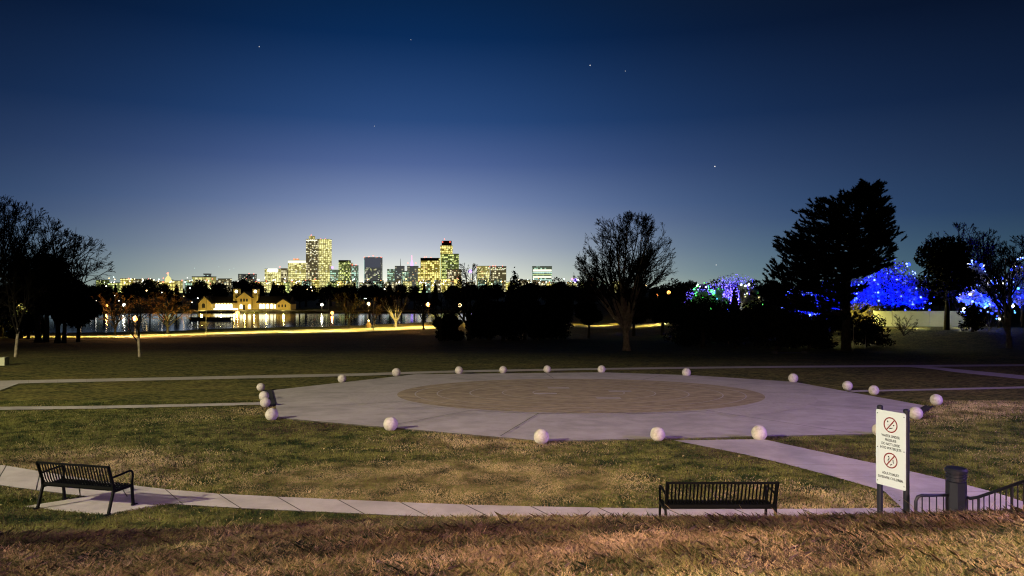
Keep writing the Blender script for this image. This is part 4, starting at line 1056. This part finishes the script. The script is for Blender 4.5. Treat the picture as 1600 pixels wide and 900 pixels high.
tower('low pale stepped block right of the black-topped tower', 605, 617, 421, 'teal', CD+80, nw=14, wm=('w_green','w_cool'), y_lit=(424,444))
def ex_h(t_, c, s): MB().tube([(((625.5)-CX)*s-c, 5, CAMZ-(416-450)*s-BZ), (((625.5)-CX)*s-c, 5, CAMZ-(404-450)*s-BZ)], [1.4,.5], 5).build('spire', M['pole'], t_)
tower('grey block carrying a thin dark spire', 617, 630, 416, 'slate', CD+40, nw=16, wm=('w_cool','w_white'), y_lit=(424,444), extra=ex_h)
tower('green white striped short block below the thin spire', 628, 636, 424, 'teal', CD-60, nw=22, wm=('w_cool','w_white','w_green'))
def ex_i(t_, c, s):
    x = (643.2-CX)*s-c; z = lambda y: CAMZ-(y-450)*s-BZ
    MB().lathe([(5.5, z(416)), (5.5, z(412)), (3.5, z(409)), (1.2, z(406)), (.8, z(400))], (x, 6, 0), 8).build('spire', M['g_violet'], t_)
    MB().tube([(x, 5.2, z(407)), (x, 5.2, z(399))], 1.5, 6).build('spire_light', M['g_pink'], t_)
tower('square clock tower with a blue and pink lit spire', 636, 652, 416, 'slate', CD+20, nw=18, wm=('w_yellow','w_green','w_orange'), beacons=((637,411),(649.5,411)), y_lit=(422,444), extra=ex_i)
tower('narrow golden block right of the blue spire', 652.3, 660, 419, 'gold', CD+50, nw=18, wm=('w_yellow','w_white'))
def ex_k(t_, c, s): box_part(t_, c, s, 657.3, 685.7, 403.4, 407.5, M['dock'], 'dark_crown', -1.0, 1.6)
tower('broad golden tower with dark crown and red roof lights', 657, 686, 403.5, 'gold', CD-30, nw=66, wm=('w_yellow','w_white','w_yellow','w_orange'), beacons=((663,402),(666,401.5),(673,402.5)), y_lit=(409,444), extra=ex_k)
def ex_l(t_, c, s):
    box_part(t_, c, s, 690, 705, 376, 384.3, mat('rust_crown', (.10,.03,.03), .7), 'penthouse', 4, 22)
    box_part(t_, c, s, 688, 689.2, 398, 440, M['w_green'], 'edge_light', -2.2, 1)
tower('tall stepped tower with a dark penthouse and red lights', 688, 706, 384, 'gold', CD+10, nw=56, wm=('w_white','w_yellow','w_green'), beacons=((691.5,378),(703,378),(694.5,373.5)), extra=ex_l)
tower('greenish lower slab joined to the stepped tower', 690, 716, 397, 'green', CD-15, nw=60, wm=('w_white','w_green','w_yellow','w_green'), y_lit=(400,446))
tower('reddish lit low block in front of the stepped tower', 698, 720, 421, 'dark', CD-90, nw=26, wm=('w_orange','w_orange','w_white'))
tower('pale block with red lights right of the bare tree', 745, 765, 416, 'pale', CD, nw=34, wm=('w_yellow','w_white','w_orange'), beacons=((745,417),(755,416),(765,416.5)))
tower('dark block with white lit top beside the spruce', 766, 791, 416.5, 'dark', CD+30, nw=26, wm=('w_white','w_white','w_green'), beacons=((770,415.5),(774,415.5),(785,416)), y_lit=(418,424))
tower('block striped with bright white floors right of the spruce', 832, 862.5, 416.5, 'teal', CD-120, nw=0, beacons=((838,416.8),(845,416.8),(854,416.5),(861,417)),
      extra=lambda t_, c, s: [box_part(t_, c, s, 832.8, 861.8, y, y+h, M[m_], 'lit_floor', -1.2, 1) for y, h, m_ in ((421,3.2,'w_white'),(425.5,1.2,'w_cool'),(428.6,1.2,'w_green'),(431.5,2.6,'w_white'),(436.6,1.2,'w_cool'),(440.5,2.4,'w_white'))])
# domed capitol
t_ = thing('domed_building', 'lit golden domed building far left of the skyline', 'building', ((262-CX)*1500/F, 1500, -10)); s3 = 1500/F
z = lambda y: CAMZ-(y-450)*s3+10
MB().box((0,5,z(440)/2), (9*s3,5,z(440)/2)).build('wall', TM['gold'], t_)
MB().lathe([(4.6*s3, z(441)), (4.6*s3, z(437)), (4.2*s3, z(435)), (2.6*s3, z(432.5)), (.9*s3, z(431)), (.8*s3, z(427.5)), (.2*s3, z(425.5))], (0,2,0), 16).build('dome', M['w_yellow'], t_)  # the dome's lit look comes from its own emission
MB().ball((0,0,z(427)), 1.3*s3, 8, 6).build('beacon', M['g_red'], t_)
tower('long low complex left of the pavilion towers with bright windows', 300, 332, 433, 'pale', 1600, nw=34, wm=('w_white','w_green','w_yellow'), y_lit=(434.5,441), name='city_building', cat='building', dep=20)
tower('small dark rooftop tower above the long low complex', 318, 326, 428.5, 'slate', 1640, nw=6, wm=('w_white','w_cool'), name='city_building', cat='building', dep=14)
# the very bright floodlight
t_ = thing('street_lamp', 'dazzling yellow-white floodlight on a mast left above the pavilion', 'street lamp', foot(330, 620), 0, 'tall floodlights')
h = at(330,449,620).z-t_.location.z
MB().tube([(0,0,-.5),(0,0,h)], .3, 6).build('pole', M['pole'], t_); MB().ball((0,0,h), 2.3, 12, 8, .7).build('lamp_globe', M['g_yellow'], t_); 
# low blocks along the foot of the skyline
rd = random.Random(77)
lmk = [(120,'at the far left behind the arching bare tree'),(175,'at the left end of the town'),(215,'beneath the pinkish lights at left'),(262,'beside the domed building'),(300,'left of the long low complex'),(350,'right of the long low complex'),(404,'left of the white sign block'),(430,'at the foot of the white sign block'),
       (465,'at the foot of the wide pale tower'),(500,'at the foot of the twin tower'),(560,'between slim pale tower and black-topped tower'),(600,'right of the black-topped tower'),(640,'at the foot of the blue spire'),(720,'right of the stepped tower'),(800,'around the spruce'),(880,'left of the big bare tree'),(960,'behind the big bare tree')]
xs = 150
k = 0
while xs < 960:
    w_ = rd.uniform(6, 18); yt = rd.uniform(435.5, 442)
    if not (296 < xs < 330):
        mk = min(lmk, key=lambda q: abs(q[0]-xs))[1]; tm = rd.choice(['pale','green','dark','gold','teal','dark'])
        wd_ = {'pale':'pale lit','green':'greenish lit','dark':'dark','gold':'golden lit','teal':'cool white lit'}[tm]
        tower(f'{wd_} low block {mk}', xs, xs+w_, yt, tm, 2450+rd.uniform(-200,200), nw=int(w_*.5), wm=('w_white','w_yellow','w_cool','w_orange','w_yellow') , beacons=((xs+w_/2, yt-1),) if rd.random() < .3 else (), y_lit=(yt+1, 446), name='low_building', cat='building', dep=20, group='low buildings at the foot of the skyline')
    xs += w_+rd.uniform(-1, 8); k += 1
# neighbourhood and town lamps glinting through the trees
lamps = {}
def glint(px_, py_, d, m_, rr_, label, group):
    p = foot(px_, d); q = at(px_, py_, d)
    key = m_
    h = q.z-p.z
    if m_ not in lamps:
        b = MB(); b.tube([(0,0,-6),(0,0,-.6)], .12, 4); b.cur = 1; b.ball((0,0,0), 1, 8, 6); lamps[m_] = b.build('far_lamp', [M['pole'], M[m_]]); o = lamps[m_]
    else: o = lamps[m_].copy(); C.objects.link(o)
    o.location = q; o.scale = (rr_,)*3
    if label is None:
        cn = {'g_white':'white','g_warm':'yellowish','g_cool':'cool white','g_red':'red','g_orange':'orange'}[m_]
        label = f'tiny {cn} light ' + ('over the trees ' if py_ < 446 else 'between the trees ')+min(lmk if py_ < 446 else marks, key=lambda q: abs(q[0]-px_))[1]
    tag(o, label, 'lamp', group)
rd = random.Random(31)
for k in range(70):
    px_ = rd.uniform(160, 470); glint(px_, rd.gauss(439, 3.0), 1500, rd.choice(['g_white','g_warm','g_cool','g_white','g_red']), rd.uniform(.6,1.2), None, 'tiny town lights at left')
for k in range(60):
    px_ = rd.uniform(500, 900); glint(px_, rd.gauss(440, 2.8), 1500, rd.choice(['g_white','g_warm','g_cool','g_white','g_orange']), rd.uniform(.6,1.1), None, 'tiny town lights at centre')
for px_, py_ in ((126,451),(166,447),(205,449),(253,457),(229,454),(297,450),(207,466),(186,470),(180,462),(300,472),(309,466),(287,463),(480,452),(488,454),(486,449),(528,445),(414,449),(418,443),(434,444),(676,446),(687,445),(665,442),(601,452),(666,446),(864,462),(868,477),(878,478),(908,447),(658,478),(840,478),(812,467),(52,458),(142,478),(150,470)):
    glint(px_, py_, 498, rd.choice(['g_white','g_warm','g_white']), rd.uniform(.22,.45), None, 'lights glinting between the far shore trees')
for px_, py_, m_, rr_ in ((899,438,'g_violet',5),(894,436,'g_pink',3),(904,437,'g_white',3),(924,436,'g_pink',3.4),(929,436,'g_orange',2.6),(735,424,'g_violet',4.6),(1027,462,'g_orange',1.7),(1045,457,'g_orange',2),(1008,446,'g_warm',1.4),(1085,482,'g_pink',1.2),(1285,475,'g_pink',1.4),(1216,447,'g_pink',1.2)):
    glint(px_, py_, 1500 if py_ < 445 else 400, m_, rr_*.8 if py_ < 445 else rr_*.5, {'g_violet':'blurred violet town sign light','g_pink':'blurred pink town sign light','g_white':'white town sign light','g_orange':'orange light behind the bare trees','g_warm':'warm light behind the bare trees'}[m_]+(' near the skyline' if px_ < 800 else ' right of the skyline' if px_ < 1000 else ' right of the big bare tree'), 'coloured lights right of the skyline')
# small grey cabinet at the left edge
p = unp(4, 571); t_ = thing('utility_cabinet', 'small grey cabinet with pale plate at the left edge of the lawn', 'cabinet', p)
MB().box((-.15,0,.28), (.45,.25,.28)).build('cabinet_body', M['wall_green'], t_); MB().box((-.1,-.26,.2), (.1,.012,.1)).build('plate', M['sign_white'], t_)
# sandy hollow (bunker-like dip with a small culvert) left of the pine
t_ = thing('culvert', 'low dark culvert mouth with pale kerb in the lawn below the pine', 'culvert', unp(1232,552))
MB().box((0,0,.02), (1.3,.5,.05)).build('slab', M['joint'], t_); MB().box((-1.5,-.3,.10), (.12,.6,.14)).build('kerb', M['joint'], t_); MB().box((1.5,-.3,.10), (.12,.6,.14)).build('kerb', M['joint'], t_)

# ------------------------------------------------------------------ stars
for px_, py_, r_, lb in ((405,73,.8,'faint star high at left'), (922,102,1.0,'star high right of the middle'), (977,111,.6,'very faint star just right of the high middle star'), (1117,260,1.25,'brightest star above the space between bare tree and pine'), (585,197,.55,'very faint star above the skyline'), (1119,414,.9,'low star above the violet lit trees'), (642,62,.5,'very faint star near the top middle')):
    q = at(px_, py_, 20000); tag(MB().ball((0,0,0), r_*.66*20000/F, 8, 6).build('star', M['g_star'], loc=q), lb, 'star', 'stars in the night sky')
for px_, py_ in ((304,419),(342,417),(359,421.5),(365.5,419)):
    q = at(px_, py_, 3200); tag(MB().ball((0,0,0), 1.5, 8, 6).build('crane_light', M['w_cool'], loc=q), 'faint hovering pale light in the sky above the long low complex', 'light', 'faint pale lights low in the sky')

# ------------------------------------------------------------------ grass
def blades(name, n, xf, yr, hl, wd, mats, probs, seed, lean=.5, label=None, keep=None, dens_fn=None):
    g_ = np.random.default_rng(seed)
    y = g_.uniform(yr[0]**.5, yr[1]**.5, n)**2 if yr[0] > 0 else g_.uniform(yr[0], yr[1], n)
    x = g_.uniform(-1, 1, n)*(y*.72+.5)
    if xf is not None:
        k = xf(x, y); x, y = x[k], y[k]
    n = len(x)
    # tussocks: pull blades together
    cxn = np.floor(x/.11)*.11+.055; cyn = np.floor(y/.11)*.11+.055
    hsh = np.sin(cxn*127.1+cyn*311.7)*43758.5453; hsh = hsh-np.floor(hsh)
    z = terrain(x, y)
    h = g_.uniform(hl[0], hl[1], n)*(.9+.2*hsh)
    a = g_.uniform(0, 2*np.pi, n); le = g_.uniform(.1, lean*2, n)*h
    dx, dy = np.cos(a)*le, np.sin(a)*le
    b_ = a+g_.normal(0, .8, n)+np.pi/2; wx, wy = np.cos(b_)*wd, np.sin(b_)*wd
    p0 = np.stack([x-wx, y-wy, z-.01], 1); p1 = np.stack([x+wx, y+wy, z-.01], 1)
    m0 = np.stack([x+dx*.35-wx*.8, y+dy*.35-wy*.8, z+h*.6], 1); m1 = np.stack([x+dx*.35+wx*.8, y+dy*.35+wy*.8, z+h*.6], 1)
    tp = np.stack([x+dx, y+dy, z+h*.92], 1)
    V = np.stack([p0, p1, m1, tp, m0], 1)
    big = np.sin(x*1.7+np.sin(y*2.3)*1.2)+np.sin(y*2.9-x*.8+2)+g_.normal(0, .8, n)
    q = np.array(probs(x, y, big, g_))
    o = npmesh(name, V, 5, [M[m_] for m_ in mats], q)
    return tag(o, label, 'grass', kind='stuff')
def near_probs(x, y, big, g_):
    crest = (y > 7.3)
    q = np.where(big > .9, 1, 0); q = np.where(big < -1.2, 2, q)
    r_ = g_.random(len(x))
    q = np.where(crest & (r_ < .36), 2, q)  # extra brown blades stand in for part of the crest's shade
    q = np.where(~crest & (r_ < .30), 1, q)
    return q
blades('hill_grass', 620000, None, (3.6, 9.6), (.03, .10), .0026, ['blade_green','blade_dry','blade_brown'], near_probs, 1, 1.1, 'long dry tangled grass on the rise in the foreground')
off = lambda x, y: ~(((y > 13.3) & (y < 17) & (np.abs(x) < 30)) & False)
def lawn_keep(x, y):
    X2 = np.clip(x, -30, 30)
    # picture coordinates tell whether a blade would stand on paving
    px_ = CX+x/y*F; py_ = HY+(CAMZ-terrain(x, y))/y*F
    top = np.interp(px_, [-260,0,100,200,300,400,510,620,742,864,1000,1220,1400,1600], [702,728,745,760,771.5,777,782,787,791.6,794.5,797,798,796,793])
    bot = np.interp(px_, [-330,0,100,200,300,400,510,620,742,864,1000,1220,1440,1620], [732,760,774,784,792,798,802.5,808,813,817.5,819.5,820.5,818.5,816])
    k = ~((py_ > top-.8) & (py_ < bot+.6))
    def inside(poly, X_, Y_):
        c = np.zeros(len(X_), bool); j = len(poly)-1
        for i in range(len(poly)):
            xi, yi = poly[i]; xj, yj = poly[j]
            m_ = ((yi > Y_) != (yj > Y_)) & (X_ < (xj-xi)*(Y_-yi)/((yj-yi)+1e-12)+xi); c ^= m_; j = i
        return c
    k &= ~inside(OCT, px_, py_)
    k &= ~inside([(1052,690),(1150,709),(1250,733),(1340,757),(1395,774),(1410,797),(1640,800),(1570,776),(1500,757),(1420,738),(1300,712),(1192,688)], px_, py_)
    k &= ~inside([(40,793),(168,805.5),(288,783),(150,775)], px_, py_)
    k &= ~((x > 2.2) & (x < 5.2) & (y > 12.35) & (y < 13.45))
    k &= ~((px_ < 428) & (np.abs(py_-np.interp(px_, [0,150,300,400], [639,637.2,634,631.5])) < 3.5))
    return k
def lawn_probs(x, y, big, g_):
    b2 = np.sin(x*.5+np.sin(y*.37)*1.6)+np.sin(y*.61-x*.23+1)
    # the worn dry patch in the middle of the front lawn
    patch = np.exp(-((x+1.6)/3.2)**2-((y-16.3)/1.5)**2)*3
    v = b2+patch+g_.normal(0, .7, len(x))
    return np.where(v > 1.25, 1, np.where(v < -1.6, 2, 0))
def patch_keep(x, y): return (((x+1.5)/3.8)**2+((y-16.2)/1.7)**2+np.random.default_rng(4).normal(0,.35,len(x)) < 1) & lawn_keep(x, y)
blades('dry_patch_grass', 900000, patch_keep, (14.3, 18.2), (.02, .05), .006, ['blade_green','blade_dry','blade_brown'], lambda x, y, b_, g_: np.where(g_.random(len(x)) < .62, 1, 0), 5, .7, 'worn straw coloured grass patch in the middle of the front lawn')
blades('lawn_grass', 620000, lawn_keep, (9.3, 30), (.025, .065), .006, ['blade_green','blade_dry','blade_brown'], lawn_probs, 2, .7, 'short patchy lawn grass around the path and plaza')
# pale straw stems standing up along the crest
b = MB(); rd = random.Random(8)
for k in range(46):
    x = rd.uniform(-3.5, 7.5); y = rd.uniform(8.0, 9.4); z0 = float(terrain(x, y)); h = rd.uniform(.12, .26); a = rd.uniform(-.9, .9)
    b.tube([(x,y,z0), (x+a*h*.4,y,z0+h*.6), (x+a*h,y,z0+h)], [.0025,.002,.001], 3)
tag(b.build('straw_stems', M['blade_dry']), 'thin pale straw stems poking up along the grassy crest', 'grass', kind='stuff')
# fallen leaves
g_ = np.random.default_rng(9); n = 420
y = g_.uniform(9, 26, n); x = g_.uniform(-1,1,n)*y*.7; k = lawn_keep(x, y); x, y = x[k], y[k]; n = len(x); z = terrain(x, y)+.035
a = g_.uniform(0, 6.28, n); s = g_.uniform(.02,.045,n); u = np.stack([np.cos(a)*s, np.sin(a)*s, g_.uniform(-.01,.02,n)], 1); v = np.stack([-np.sin(a)*s*.7, np.cos(a)*s*.7, g_.uniform(-.01,.02,n)], 1); c = np.stack([x,y,z],1)
o = npmesh('fallen_leaves', np.stack([c-u, c-v, c+u, c+v], 1), 4, [M['blade_dry']]); tag(o, 'scattered small dry fallen leaves on the lawn', 'leaves', kind='stuff')
# unseen evergreens added out of frame to shade the crest of the rise
leafy_tree('tall pointed shading evergreen added unseen beyond the left edge beside the grassy rise', (-11.6, 1.9, float(terrain(-11.6,1.9))), 10.4, 5.0, 99, n=9000, size=.2, shape='cone')
leafy_tree('low pointed evergreen beyond the left edge of the picture on the rise\'s foot', (-11.6, 4.4, float(terrain(-11.6,4.4))), 6.6, 4.2, 98, n=6000, size=.2, shape='cone')
# tell equal labels apart by their place
ORD = ['leftmost','second','third','fourth','fifth','sixth','seventh','eighth','ninth','tenth','eleventh','twelfth']
bpy.context.view_layer.update()
by = {}
for o in C.objects:
    if o.parent is None and 'label' in o.keys(): by.setdefault(o['label'], []).append(o)
for lb, os_ in by.items():
    if len(os_) > 1:
        os_.sort(key=lambda o: o.location.x/max(o.location.y, 1))
        for k, o in enumerate(os_):
            o['label'] = ' '.join(((ORD[k] if k < 12 else 'farther')+' from left, '+lb.replace('tiny ', '')).split()[:16])
bpy.context.view_layer.update()
print('objects', len(bpy.data.objects))
